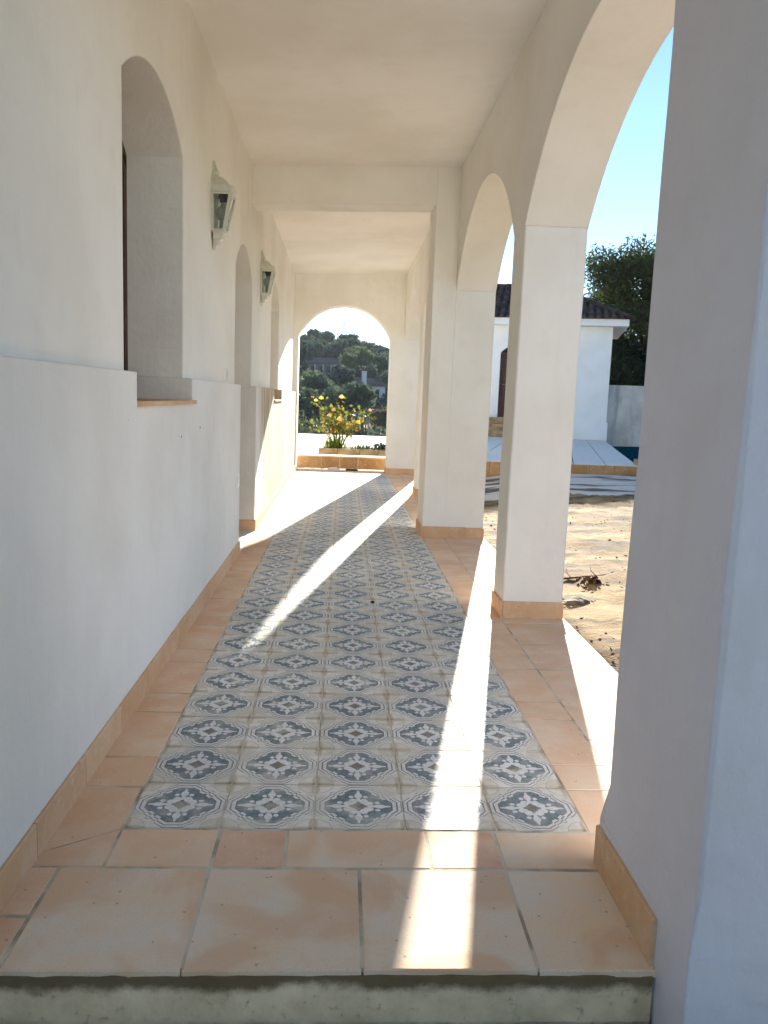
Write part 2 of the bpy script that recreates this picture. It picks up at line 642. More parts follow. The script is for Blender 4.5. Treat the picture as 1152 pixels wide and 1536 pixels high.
def clump_points(lumps, n, shell=.55):
    """points in a set of ellipsoid lumps (cx,cy,cz,rx,ry,rz), denser towards the outside"""
    lumps = np.asarray(lumps, float)
    w = lumps[:, 3]*lumps[:, 4]+lumps[:, 5]*lumps[:, 4]
    k = nrng.choice(len(lumps), n, p=w/w.sum())
    d = nrng.normal(size=(n, 3))
    d /= np.linalg.norm(d, axis=1)[:, None]
    r = shell+(1-shell)*nrng.random(n)**.7
    r *= nrng.uniform(.82, 1.15, n)
    return lumps[k, :3]+d*r[:, None]*lumps[k, 3:]


def wavy_box(mb, x0, x1, y0, y1, z0, z1, seed, amp=.0035, ch=.009, step_=.16):
    """rendered pillar: hand-floated faces, eased arrises"""
    r_ = random.Random(seed)
    n_ = max(2, int((z1-z0)/step_))
    k_ = len(mb.v)
    ph_ = [r_.uniform(0, 6.28) for _ in range(8)]
    for i in range(n_+1):
        z_ = z0+(z1-z0)*i/n_
        w = [amp*(math.sin(z_*2.1+ph_[j])+.6*math.sin(z_*5.3+ph_[j]*2))+r_.uniform(-.0012, .0012) for j in range(8)]
        mb.v += [(x0+ch, y0+w[0], z_), (x1-ch, y0+w[1], z_), (x1+w[2], y0+ch, z_), (x1+w[3], y1-ch, z_),
                 (x1-ch, y1+w[4], z_), (x0+ch, y1+w[5], z_), (x0+w[6], y1-ch, z_), (x0+w[7], y0+ch, z_)]
    for i in range(n_):
        for j in range(8):
            mb.f.append((k_+i*8+j, k_+i*8+(j+1) % 8, k_+(i+1)*8+(j+1) % 8, k_+(i+1)*8+j))
    mb.f.append(tuple(k_+j for j in range(7, -1, -1)))
    mb.f.append(tuple(k_+n_*8+j for j in range(8)))
    return mb


def arch_z(op, u):
    h, rise = op['h'], op['apex']-op['spring']
    Rr = (h*h+rise*rise)/(2*rise)
    return op['apex']-Rr+math.sqrt(max(0, Rr*Rr-(u-op['c'])**2))


def arch_panel(mb, mp, u0, u1, z0, z1, w0, w1, ops, seg=28):
    """wall slab with arched openings; mp(u,w,z)->xyz. op: c,h,sill,spring,apex (apex None = open to the top)"""
    us = {u0, u1}
    for op in ops:
        for i in range(seg+1):
            us.add(round(op['c']-op['h']+2*op['h']*i/seg, 6))
    us = sorted(x for x in us if u0-1e-6 <= x <= u1+1e-6)

    def quad(pts):
        mb.add([mp(*p_) for p_ in pts], [(0, 1, 2, 3)])
    for a_, b_ in zip(us, us[1:]):
        mid = (a_+b_)/2
        op = next((o for o in ops if abs(mid-o['c']) < o['h']), None)
        pieces = []
        if not op:
            pieces.append((z0, z0, z1, z1))
        else:
            if op['sill'] > z0+1e-6:
                pieces.append((z0, z0, op['sill'], op['sill']))
            if op['apex'] is not None:
                pieces.append((arch_z(op, a_), arch_z(op, b_), z1, z1))
        for la, lb, ha, hb in pieces:
            for w in (w0, w1):
                quad([(a_, w, la), (b_, w, lb), (b_, w, hb), (a_, w, ha)])
            quad([(a_, w0, la), (b_, w0, lb), (b_, w1, lb), (a_, w1, la)])
            quad([(a_, w0, ha), (b_, w0, hb), (b_, w1, hb), (a_, w1, ha)])
    for u, in ((u0,), (u1,)):
        op = next((o for o in ops if abs(u-o['c']) < o['h']+1e-5), None)
        lo = z0 if not op else (op['spring'] if op['apex'] else z1)
        if z1 > lo:
            quad([(u, w0, lo), (u, w1, lo), (u, w1, z1), (u, w0, z1)])
    for op in ops:
        lo = max(z0, op['sill'])
        hi = op['spring'] if op['apex'] is not None else z1
        for u in (op['c']-op['h'], op['c']+op['h']):
            if u0+1e-5 < u < u1-1e-5 and hi > lo:
                quad([(u, w0, lo), (u, w1, lo), (u, w1, hi), (u, w0, hi)])
    return mb


YZ = lambda u, w, z: (w, u, z)
XZ = lambda u, w, z: (u, w, z)

# ================================================================== STRUCTURE
XI, XO = 1.185, 1.62            # arcade wall faces
XP, XU = -0.97, -1.03           # plinth and wall faces
ZC = 3.98
Y_END = 16.45

# ---- ground sheet with its valley and the far hill
hill_line = [(-160, 12), (-60, 15), (-17, 15.2), (-10, 16.6), (-4.5, 15.8), (2.7, 17.0), (7.6, 15.2), (11.4, 13.2), (16, 12), (40, 8), (160, 3)]


def gz(x, y):
    near = -.07+(min(max(y, 5), 16)-5)*.027
    if y < 2:
        near = -.16 - .0*(2-y)
    elif y < 5:
        near = -.07-.09*(5-y)/3 if x < 3 else near
    if y < 33.5:
        if 1.9 > y or y > 17.2 and x < 2.4:
            near = min(near, -.1)
        if -1.4 < x < 1.66 and 1.9 < y < 17.3:
            return -.22
        if y > 4.9 and x > 0:
            k = min(max((x-1.66)/2.2, 0), 1)
            near = -.05+(near+.05)*k*k*(3-2*k)
        return near
    top = np.interp(x, [t[0] for t in hill_line], [t[1] for t in hill_line])
    if y < 60:
        return .1-(y-33.5)/26.5*7.4
    t = min(max((y-75)/215, 0), 1)
    t = t*t*(3-2*t)*.35+t*.65
    return -7.3+(top+7.3)*t


ys = list(np.linspace(-40, 2, 8))+list(np.linspace(2.6, 17, 130))+list(np.linspace(18, 60, 22))+list(np.linspace(66, 320, 50))+[420, 700, 1500]
xs = [-1500, -500]+list(np.linspace(-160, -12, 20))+list(np.linspace(-10, -1.5, 6))+[-1.39, 0, 1.645, 1.662]+list(np.linspace(1.8, 8, 84))+list(np.linspace(9, 160, 26))+[500, 1500]
mb = MB()
for y in ys:
    for x in xs:
        z = gz(x, y)
        if 1.7 < x < 9 and 2.6 < y < 15:
            z += .018*math.sin(3.1*x+1.3*y)*math.sin(1.7*y-.6*x)+.009*math.sin(9*x-4*y)*math.sin(7*y+5*x)+rnd.uniform(-.011, .011)
        elif y > 70:
            z += rnd.uniform(-.7, .7)
        mb.v.append((x, y, z))
nx = len(xs)
for j in range(len(ys)-1):
    for i in range(nx-1):
        mb.f.append((j*nx+i, j*nx+i+1, (j+1)*nx+i+1, (j+1)*nx+i))
ground = mb.build('ground', M['dirt'], smooth=True)
tag(ground, 'sandy yellow ground of the yard right of the arches, running down to the valley', kind='structure')

# ---- front paving below the step
o = MB().box(-6, 6, -9, 1.945, -.2, -.15).build('front_pavement', M['path'])
tag(o, 'pavement below the front step', kind='structure')

# ---- walkway floor with its tiles
floor = MB().box(-1.0, 1.648, 1.985, 16.93, -.12, -.0018).build('walkway_floor', M['grout'])
tag(floor, 'tiled floor of the covered walkway, patterned tiles inside a terracotta border', kind='structure')
step = MB()
nst = 40
for i in range(nst+1):
    x = -1.0+1.9*i/nst
    step.v += [(x, 1.968+rnd.uniform(-.004, .004), -.4), (x, 1.968+rnd.uniform(-.006, .006), -.07), (x, 1.972+rnd.uniform(-.005, .005), -.017+rnd.uniform(-.004, .002)), (x, 1.99, -.012), (x, 1.99, -.4)]
for i in range(nst):
    for k in range(5):
        step.f.append((i*5+k, (i+1)*5+k, (i+1)*5+(k+1) % 5, i*5+(k+1) % 5))
step.f += [(0, 1, 2, 3, 4), tuple(nst*5+k for k in (4, 3, 2, 1, 0))]
o = step.build('step_riser', M['concrete'], fix=True)
tag(o, 'mossy concrete riser of the front step under the terracotta tiles', kind='structure')


def slab_mesh(name, w, h, mat, ch=.0035, jit=.0, t=.02):
    r = random.Random(int(w*1e5)+int(h*1e3)+len(bpy.data.meshes))
    j = lambda: r.uniform(-jit, jit)
    a_, b_ = w/2, h/2
    c0 = [(-a_+j(), -b_+j()), (a_+j(), -b_+j()), (a_+j(), b_+j()), (-a_+j(), b_+j())]
    V, F = [], []
    for x, y in c0:
        V.append((x, y, -t))
    for x, y in c0:
        V.append((x, y, -ch))
    for x, y in c0:
        V.append((x-math.copysign(ch, x), y-math.copysign(ch, y), 0))
    for k in (0, 4):
        for i in range(4):
            i2 = (i+1) % 4
            F.append((k+i, k+i2, k+4+i2, k+4+i))
    F.append((8, 9, 10, 11))
    return MB().add(V, F).mesh(name, mat)


GX, GY = -.7315, 2.69
J = .004
pm = slab_mesh('patterned_tile', T-J, T-J, M['pattern'], .0025)
NROW = 41
for j in range(NROW):
    for i in range(5):
        o = link('patterned_tile', pm, floor, (GX+(i+.5)*T, GY+(j+.5)*T, rnd.uniform(-.0005, .0005)),
                 (rnd.uniform(-.0012, .0012), rnd.uniform(-.0012, .0012), rnd.choice([0, 1, 2, 3])*math.pi/2+rnd.uniform(-.002, .002)))
PAT_END = GY+NROW*T
terra_cache = {}


def terra(x0, x1, y0, y1, mat='terracotta', joint=.0055, parent=None):
    w, h = x1-x0-joint, y1-y0-joint
    key = (round(w, 3), round(h, 3), mat)
    if key not in terra_cache:
        terra_cache[key] = slab_mesh('terracotta_tile', w, h, M[mat], .004, .0018)
    return link('terracotta_tile', terra_cache[key], parent or floor, ((x0+x1)/2, (y0+y1)/2, rnd.uniform(-.0012, .0006)),
                (rnd.uniform(-.0016, .0016), rnd.uniform(-.0016, .0016), 0))


# front field
fx = [-.87, -.39, .098, .581, .912]
for i in range(4):
    terra(fx[i], fx[i+1], 1.972, 2.448, 'terracotta_pale', .0075)
terra(-.99, -.872, 1.972, 2.20, 'terracotta', .009)
terra(-.99, -.872, 2.20, 2.452, 'terracotta', .009)
for x0, x1, m_ in ((-.735, -.39, 'terracotta'), (-.39, -.152, 'terracotta_pink'), (-.152, .338, 'terracotta_pale'), (.338, .585, 'terracotta_pink'), (.585, .934, 'terracotta_pale')):
    terra(x0, x1, 2.45, 2.684, m_, .0065)
# mitred corner piece on the left
mbk = MB().add([(-.988, 2.456, -.001), (-.87, 2.456, -.001), (-.739, 2.456, -.001), (-.739, 2.678, -.001), (-.988, 2.512, -.001)], [(0, 1, 3, 4), (1, 2, 3)])
mbk.build('terracotta_tile', M['terracotta'], floor)
MB().add([(-.988, 2.520, -.0015), (-.742, 2.684, -.0015), (-.742, 2.985, -.0015), (-.988, 2.985, -.0015)], [(0, 1, 2, 3)]).build('terracotta_tile', M['terracotta'], floor)
# left border, long and short cuts in turn
y = 2.99
k = 0
while y < 16.88:
    L = (.26, .485)[k % 2] if y < 3.1 else (.245, .49)[k % 2]
    terra(-.99, GX-.002, y, min(y+L, 16.92), 'terracotta')
    y += L
    k += 1
# right narrow border
y = 2.686
seq = [.318, .223, .497, .232, .514, .242, .454, .277]
k = 0
while y < 16.88:
    L = seq[k] if k < len(seq) else (.49, .245)[k % 2]
    terra(.936, 1.176, y, min(y+L, 16.92), 'terracotta')
    y += L
    k += 1
# wide outer column in the arch openings
y = 2.03
while y < 16.88:
    L = .487
    terra(1.178, 1.648, y, min(y+L, 16.92), 'terracotta')
    y += L
# strip past the pattern
if PAT_END < 16.9:
    x = GX
    for k in range(5):
        terra(GX+k*T, GX+(k+1)*T, PAT_END+.003, 16.92, 'terracotta')
terra(.914, 1.176, 2.50, 2.684, 'terracotta')

# ---- ceiling
zc = lambda x: 3.958+.042*x       # the slab falls a little towards the house
o = MB().add([(x_, y_, zc(x_)+dz_) for dz_ in (0, .25) for x_, y_ in ((-1.45, -.6), (1.75, -.6), (1.75, 17.05), (-1.45, 17.05))],
             [(3, 2, 1, 0), (4, 5, 6, 7), (0, 1, 5, 4), (1, 2, 6, 5), (2, 3, 7, 6), (3, 0, 4, 7)]).build('ceiling', M['ceiling'])
tag(o, 'plain white ceiling over the covered walkway', kind='structure')
beam = MB().add([(x_, y_, 3.575+.042*x_ if k_ == 0 else zc(x_)+.02) for k_ in (0, 1) for x_, y_ in ((XU-.01, 8.94), (.94, 8.94), (.94, 9.29), (XU-.01, 9.29))],
                [(3, 2, 1, 0), (4, 5, 6, 7), (0, 1, 5, 4), (1, 2, 6, 5), (2, 3, 7, 6), (3, 0, 4, 7)]).build('ceiling_beam', M['wall'])
tag(beam, 'white plastered beam crossing the ceiling to the wide pillar', 'beam')

# ---- house wall on the left
hw = thing('house_wall', 'white plastered house wall with raised plinth, arched niches and terracotta skirting', 'wall', (-1.2, 8, 0))
off = Vector((1.2, -8, 0))
OPS = [dict(c=4.545, h=.69, sill=1.475, spring=2.95, apex=3.178, kind='window'),
       dict(c=8.35, h=.68, sill=0, spring=2.71, apex=2.99, kind='door'),
       dict(c=12.0, h=.68, sill=1.46, spring=2.80, apex=3.13, kind='window')]
mb = MB()
arch_panel(mb, YZ, -.5, Y_END+.02, 1.615, ZC+.02, XU, -1.40, [dict(o_, sill=min(o_['sill'], 1.615)) for o_ in OPS])
mb.build('upper_wall', M['wall'], hw, off, fix=True)
mb = MB()
arch_panel(mb, YZ, -.5, Y_END+.02, -.3, 1.615, XP, -1.40, [dict(o_, spring=9, apex=None, sill=max(o_['sill'], -.3)) for o_ in OPS], seg=4)
mb.build('plinth', M['plinth'], hw, off, fix=True)
MB().box(-6, -1.395, -.5, 17.0, -.3, ZC+.2).build('house_body', M['wall'], hw, off)
for op in OPS:
    y0, y1 = op['c']-op['h'], op['c']+op['h']
    d = op['kind'] == 'door'
    z0 = op['sill']
    fr = MB()
    seg = 20
    inner = [(y0+.07, z0+.06 if not d else .01)]
    # frame: jambs plus arched head as a strip of boxes
    fr.box(-1.394, -1.372, y0+.002, y0+.075, z0+.002, op['spring']-.02)
    fr.box(-1.394, -1.372, y1-.075, y1-.002, z0+.002, op['spring']-.02)
    for i in range(seg):
        ua, ub = y0+(y1-y0)*i/seg, y0+(y1-y0)*(i+1)/seg
        za, zb = arch_z(op, ua)-.003, arch_z(op, ub)-.003
        pts = [(-1.372, ua, za), (-1.372, ub, zb), (-1.372, ub, zb-.075), (-1.372, ua, za-.075)]
        pts += [(-1.394, p_[1], p_[2]) for p_ in pts]
        fr.add(pts, [(0, 1, 2, 3), (7, 6, 5, 4), (0, 4, 5, 1), (1, 5, 6, 2), (2, 6, 7, 3), (3, 7, 4, 0)])
    fr.box(-1.393, -1.374, op['c']-.04, op['c']+.04, z0+.002, op['apex']-.03)
    if d:
        do = fr.build('door', M['wood'], hw, off)
        for a_, b_ in ((y0+.077, op['c']-.042), (op['c']+.042, y1-.077)):
            MB().box(-1.392, -1.38, a_, b_, .01, op['spring']-.05).build('door_panel', M['wood'], do)
        MB().tube([(-1.374, op['c']+.02, 1.05), (-1.29, op['c']+.02, 1.05), (-1.29, op['c']+.13, 1.05)], .01).build('handle', M['mast'], do)
    else:
        wo = fr.build('window', M['wood'], hw, off)
        MB().box(-1.391, -1.382, y0+.076, y1-.076, z0+.01, op['spring']+.1).build('pane', M['pane'], wo)
        # clay sill: thin tile lying in the notch, proud of the plinth
        MB().box(-1.34, XP+.022, y0+.004, y1+.05, z0-.02, z0+.004).build('sill', M['skirting'], wo)
for y_, z_ in ((4.896, 1.263), (5.528, 1.295)):
    MB().lathe([(.001, 0), (.007, 0), (.007, .002), (.001, .002)], (0, 0, 0), 8).build('drill_hole', M['pebble'], hw, off+Vector((XP-.0005, y_, z_))).rotation_euler = (0, R(90), 0)
# left skirting
sk_cache = {}


def skirt_y(parent, x, y0, y1, side, offv, h=.125, mat='skirting'):
    """upright tile on a wall that faces +x (side=1) or -x (side=-1)"""
    t = .013
    mbx = MB()
    a_, b_ = (x, x+t) if side > 0 else (x-t, x)
    w = y1-y0-.004
    hh = h+rnd.uniform(-.003, .002)
    bev = .004
    if side > 0:
        prof = [(a_, -.005), (b_, -.005), (b_, hh-bev), (b_-bev, hh), (a_, hh)]
    else:
        prof = [(b_, -.005), (a_, -.005), (a_, hh-bev), (a_+bev, hh), (b_, hh)]
    cx, cy = (a_+b_)/2, (y0+y1)/2
    V = [(px-cx, -w/2, pz) for px, pz in prof]+[(px-cx, w/2, pz) for px, pz in prof]
    F = [(i, (i+1) % 5, 5+(i+1) % 5, 5+i) for i in range(5)]+[(4, 3, 2, 1, 0), (5, 6, 7, 8, 9)]
    mbx.add(V, F)
    return mbx.build('skirting_tile', M[mat], parent, Vector((cx, cy, 0))+Vector(offv), fix=True)


def skirt_x(parent, y, x0, x1, offv, h=.125, mat='skirting'):
    t = .013
    w = x1-x0-.004
    hh = h+rnd.uniform(-.003, .002)
    prof = [(t/2, -.005), (-t/2, -.005), (-t/2, hh-.004), (-t/2+.004, hh), (t/2, hh)]
    V = [(-w/2, py, pz) for py, pz in prof]+[(w/2, py, pz) for py, pz in prof]
    F = [(i, (i+1) % 5, 5+(i+1) % 5, 5+i) for i in range(5)]+[(4, 3, 2, 1, 0), (5, 6, 7, 8, 9)]
    return MB().add(V, F).build('skirting_tile', M[mat], parent, Vector(((x0+x1)/2, y-t/2, 0))+Vector(offv), fix=True)


y = 1.99
dy0, dy1 = OPS[1]['c']-OPS[1]['h'], OPS[1]['c']+OPS[1]['h']
while y < 16.4:
    y2 = y+.505
    a_, b_ = y, min(y2, 16.44)
    if b_ <= dy0 or a_ >= dy1:
        skirt_y(hw, XP, a_, b_, 1, off)
    else:
        if a_ < dy0-.03:
            skirt_y(hw, XP, a_, dy0, 1, off)
        if b_ > dy1+.03:
            skirt_y(hw, XP, dy1, b_, 1, off)
    y = y2
skirt_x(hw, dy1, -1.33, XP+.012, off)

# ---- arcade on the right
arc = thing('arcade', 'white plastered arcade of broad pillars and low round arches along the yard', 'arcade', (1.4, 9, 0))
aoff = Vector((-1.4, -9, 0))
SPR, APX = 2.73, 3.49
PIL = [(1.81, 2.47, .92), (5.585, 5.94, None), (8.93, 9.55, .925), (12.76, 13.14, None), (Y_END, 16.90, None)]
for k in range(4):
    a_, b_ = PIL[k][1], PIL[k+1][0]
    u0 = PIL[k][0] if k == 0 else (PIL[k][0]+PIL[k][1])/2
    u1 = (PIL[k+1][0]+PIL[k+1][1])/2 if k < 3 else Y_END
    mb = MB()
    arch_panel(mb, YZ, u0, u1, SPR, ZC+.06, XI, XO, [dict(c=(a_+b_)/2, h=(b_-a_)/2, sill=SPR, spring=SPR, apex=APX)], seg=40)
    mb.build('arch_panel', M['wall'], arc, aoff, fix=True)
for k, (a_, b_, px) in enumerate(PIL[:4]):
    mb = MB()
    if k == 0:
        wavy_box(mb, px, 1.80, a_, b_, -.5, ZC+.06, 41)
        # thicker rendered foot with a sloping top
        mb.frustum((px-.012, 1.79, a_-.012, b_+.03, -.5), (px-.012, 1.79, a_-.012, b_+.03, .165))
        mb.frustum((px-.012, 1.79, a_-.012, b_+.03, .165), (px+.004, 1.79, a_+.004, b_-.004, .31))
    elif px is None:
        wavy_box(mb, XI, XO, a_, b_, -.1, SPR, 42+k, .002)
    else:
        mb.box(XI, XO, a_, b_, -.1, SPR)
        wavy_box(mb, px, XI+.02, a_, b_-.001, -.1, ZC+.06, 47+k, .0015)
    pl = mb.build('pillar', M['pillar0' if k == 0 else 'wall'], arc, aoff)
    # skirting
    if k == 0:
        skirt_y(pl, px-.012, 2.40, 2.50, -1, (0, 0, 0), .135)
        skirt_y(pl, px-.012, 1.99, 2.40, -1, (0, 0, 0), .14)
    elif px is None:
        skirt_y(pl, XI, a_-.012, b_, -1, (0, 0, 0))
        skirt_x(pl, a_, XI+.0005, XO+.012, (0, 0, 0))
    else:
        skirt_y(pl, px, a_-.012, b_, -1, (0, 0, 0))
        skirt_x(pl, a_, px+.0005, 1.425, (0, 0, 0))
        skirt_x(pl, a_, 1.425, XO+.012, (0, 0, 0))

# ---- end wall
ew = thing('end_wall', 'white end wall of the walkway with the round arch that frames the hill', 'wall', (0, 16.6, 0))
eoff = Vector((0, -16.6, 0))
mb = MB()
arch_panel(mb, XZ, -1.40, XO, -.1, ZC+.06, Y_END, 16.90, [dict(c=-.02, h=.925, sill=-.1, spring=2.72, apex=3.35)], seg=40)
mb.build('arched_wall', M['wall'], ew, eoff, fix=True)
skirt_x(ew, Y_END, .906, XO, eoff)
skirt_y(ew, .905, Y_END-.012, 16.9, -1, eoff)

# ---- beyond the end arch: raised terrace with a clay kerb
ter = MB().box(-9, 2.35, 17.7, 33.0, -1.2, .0).build('terrace', M['paving'])
tag(ter, 'sunlit pale terrace beyond the end arch', kind='structure')
x = -4.0
while x < 2.3:
    L = .395
    mbk = MB().box(-L/2+.0012, L/2-.0012, -.02, .022, 0.02, .245)
    mbk.build('kerb_tile', M['kerb'], ter, (x+L/2, 17.315+rnd.uniform(-.003, .003), 0))
    MB().box(-L/2+.002, L/2-.002, -.03, .36, .2475, .276).build('kerb_coping', M['terracotta'], ter, (x+L/2, 17.33+rnd.uniform(-.004, .004), 0))
    x += L
o = MB().box(-4, 2.35, 16.93, 17.70, -.1, -.02).build('drain_channel', M['concrete'])
tag(o, 'grey concrete channel between walkway floor and clay kerb', kind='structure')
o = MB()
o.box(.08, .34, 17.0, 17.22, -.016, .012)
for k in range(5):
    o.box(.10+k*.045, .125+k*.045, 17.02, 17.20, .012, .02)
tag(o.build('drain_grate', M['dark']), 'small dark drain grate at the foot of the clay kerb', 'drain')
o = MB().box(-.30, -.05, 17.02, 17.16, -.016, .03).box(-.26, -.1, 17.05, 17.13, .03, .045).build('drain_cover', M['switch'])
tag(o, 'small white drain cover beside the dark grate', 'drain cover')

# ---- planter and rose
plt = thing('planter', 'low sandstone planter of soil on the terrace behind the kerb', 'planter', (.9, 21.6, 0))
poff = Vector((-.9, -21.6, 0))
x = -.63
while x < 2.2:
    L = min(rnd.uniform(.48, .62), 2.25-x)
    MB().frustum((-L/2+.004, L/2-.004, -.06, .06, -.02), (-L/2+.006, L/2-.006, -.055, .055, .185+rnd.uniform(-.008, .008))).build('planter_stone', M['planter'], plt, Vector((x+L/2, 21.3, 0))+poff)
    x += L
MB().box(-.63, -.52, 21.365, 22.05, -.02, .18).build('planter_stone', M['planter'], plt, poff)
MB().box(-.63, 2.25, 22.06, 22.18, -.02, .178).build('planter_stone', M['planter'], plt, poff)
MB().box(-.517, 2.25, 21.362, 22.055, -.02, .155).build('soil', M['soil'], plt, poff)

rose = thing('rose_bush', 'straggly rose bush with yellow and peach blooms in the planter', 'rose bush', (-.12, 21.65, .15))
rose.scale = (1.14, 1.14, 1.12)
rr = random.Random(5)
st = MB()
tips = []
leafc, leafy = [], []
for k, (tx, tz) in enumerate([(-.62, 1.16), (-.48, 1.12), (-.05, 1.22), (-.15, .95), (.42, .72), (.66, .92), (.62, .72), (.15, .86), (-.62, .62), (-.3, .75), (.05, 1.05), (.35, .95), (-.35, .98)]):
    b0 = Vector((rr.uniform(-.06, .06), rr.uniform(-.05, .05), 0))
    if tx > .3:
        b0 = Vector((.06, 0, 0))
    tip = Vector((tx, rr.uniform(-.28, .3), tz))
    m1 = b0.lerp(tip, .35)+Vector((rr.uniform(-.05, .05)-tx*.12, rr.uniform(-.05, .05), .1))
    m2 = b0.lerp(tip, .7)+Vector((rr.uniform(-.06, .06), rr.uniform(-.06, .06), .06))
    st.tube([b0, m1, m2, tip], [.016, .012, .008, .005], 5)
    tips.append(tip)
    for t in range(38):
        s_ = rr.uniform(.30, 1.0)
        P_ = m1.lerp(m2, (s_-.35)/.35) if s_ < .7 else m2.lerp(tip, (s_-.7)/.3)
        (leafc if rr.random() > .2 else leafy).append(P_+Vector((rr.gauss(0, .095), rr.gauss(0, .1), rr.gauss(0, .075))))
st.build('stem', M['stem'], rose, smooth=True)
link('foliage', leaf_mesh('rose_foliage', np.array([tuple(v_) for v_ in leafc]), .105, M['rose_leaf'], .62), rose)

link('young_foliage', leaf_mesh('rose_young_foliage', np.array([tuple(v_) for v_ in leafy]), .085, M['rose_young'], .55), rose)


def bloom(c0, s_, mat):
    mbb = MB()
    for ring, (n_, rad, tilt, zz) in enumerate([(6, 1.0, .9, -.1), (6, .75, .55, .1), (5, .5, .25, .25), (4, .28, .1, .32)]):
        for i in range(n_):
            t = 2*math.pi*(i+.5*ring)/n_+rr.uniform(-.15, .15)
            d_ = Vector((math.cos(t), math.sin(t), 0))
            s2 = Vector((-d_.y, d_.x, 0))
            b_ = d_*rad*.25+Vector((0, 0, zz-.45))
            mid = d_*rad*.75+Vector((0, 0, zz))
            top = d_*rad*(.7+tilt*.35)+Vector((0, 0, zz+.45-tilt*.35))
            w = .5*rad+.1
            mbb.add([b_*s_, (mid-s2*w)*s_, (top-s2*w*.55)*s_, (top+s2*w*.55)*s_, (mid+s2*w)*s_], [(0, 1, 2, 3, 4)])
    return mbb.build('bloom', mat, rose, c0)


for tx, ty, tz, s_, m_ in ((-.54, -.2, 1.14, .052, 'petal'), (-.42, -.25, 1.20, .066, 'petal'), (.05, -.25, 1.24, .072, 'petal'), (.46, -.2, .66, .075, 'petal'),
                           (-.12, -.2, .93, .06, 'petal2'), (-.22, -.25, .80, .06, 'petal2'), (.03, -.3, .72, .085, 'petal2'), (.72, -.1, .95, .05, 'petal2'), (.2, -.2, .60, .05, 'petal2')):
    bloom(Vector((tx, ty, tz)), s_, M[m_])


def tuft(name, label, cat, loc, n, hgt, spread, mat, wid=.02):
    t_ = thing(name, label, cat, loc)
    mbt = MB()
    for _ in range(n):
        a0 = rr.uniform(0, 6.28)
        b_ = Vector((rr.gauss(0, spread*.4), rr.gauss(0, spread*.25), 0))
        lean = Vector((math.cos(a0), math.sin(a0), 0))*rr.uniform(.1, .6)*hgt
        h_ = hgt*rr.uniform(.5, 1.1)
        s2 = Vector((-math.sin(a0), math.cos(a0), 0))*wid*rr.uniform(.6, 1.2)
        m_ = b_+lean*.4+Vector((0, 0, h_*.65))
        e_ = b_+lean+Vector((0, 0, h_))
        mbt.add([b_-s2, b_+s2, m_+s2*.8, e_, m_-s2*.8], [(0, 1, 2, 4), (4, 2, 3)])
    mbt.build('foliage', mat, t_)
    return t_


tuft('grass_tuft', 'leafy grass tuft round the foot of the rose bush', 'grass tuft', (-.25, 21.58, .15), 90, .40, .38, M['grass'], .022)
tuft('small_plant', 'low yellow green plant in the middle of the planter', 'plant', (.54, 21.52, .15), 60, .18, .38, M['fresh'], .022)
t_ = thing('low_shrub', 'small dark green shrub at the right end of the planter', 'shrub', (.98, 21.56, .15))
link('foliage', leaf_mesh('shrub_foliage', clump_points([(0, 0, .1, .2, .16, .13), (.12, 0, .08, .16, .14, .1)], 260, .3), .07, M['deep'], .6), t_)
MB().tube([(0, 0, 0), (.01, 0, .12)], .012).build('stem', M['stem'], t_)

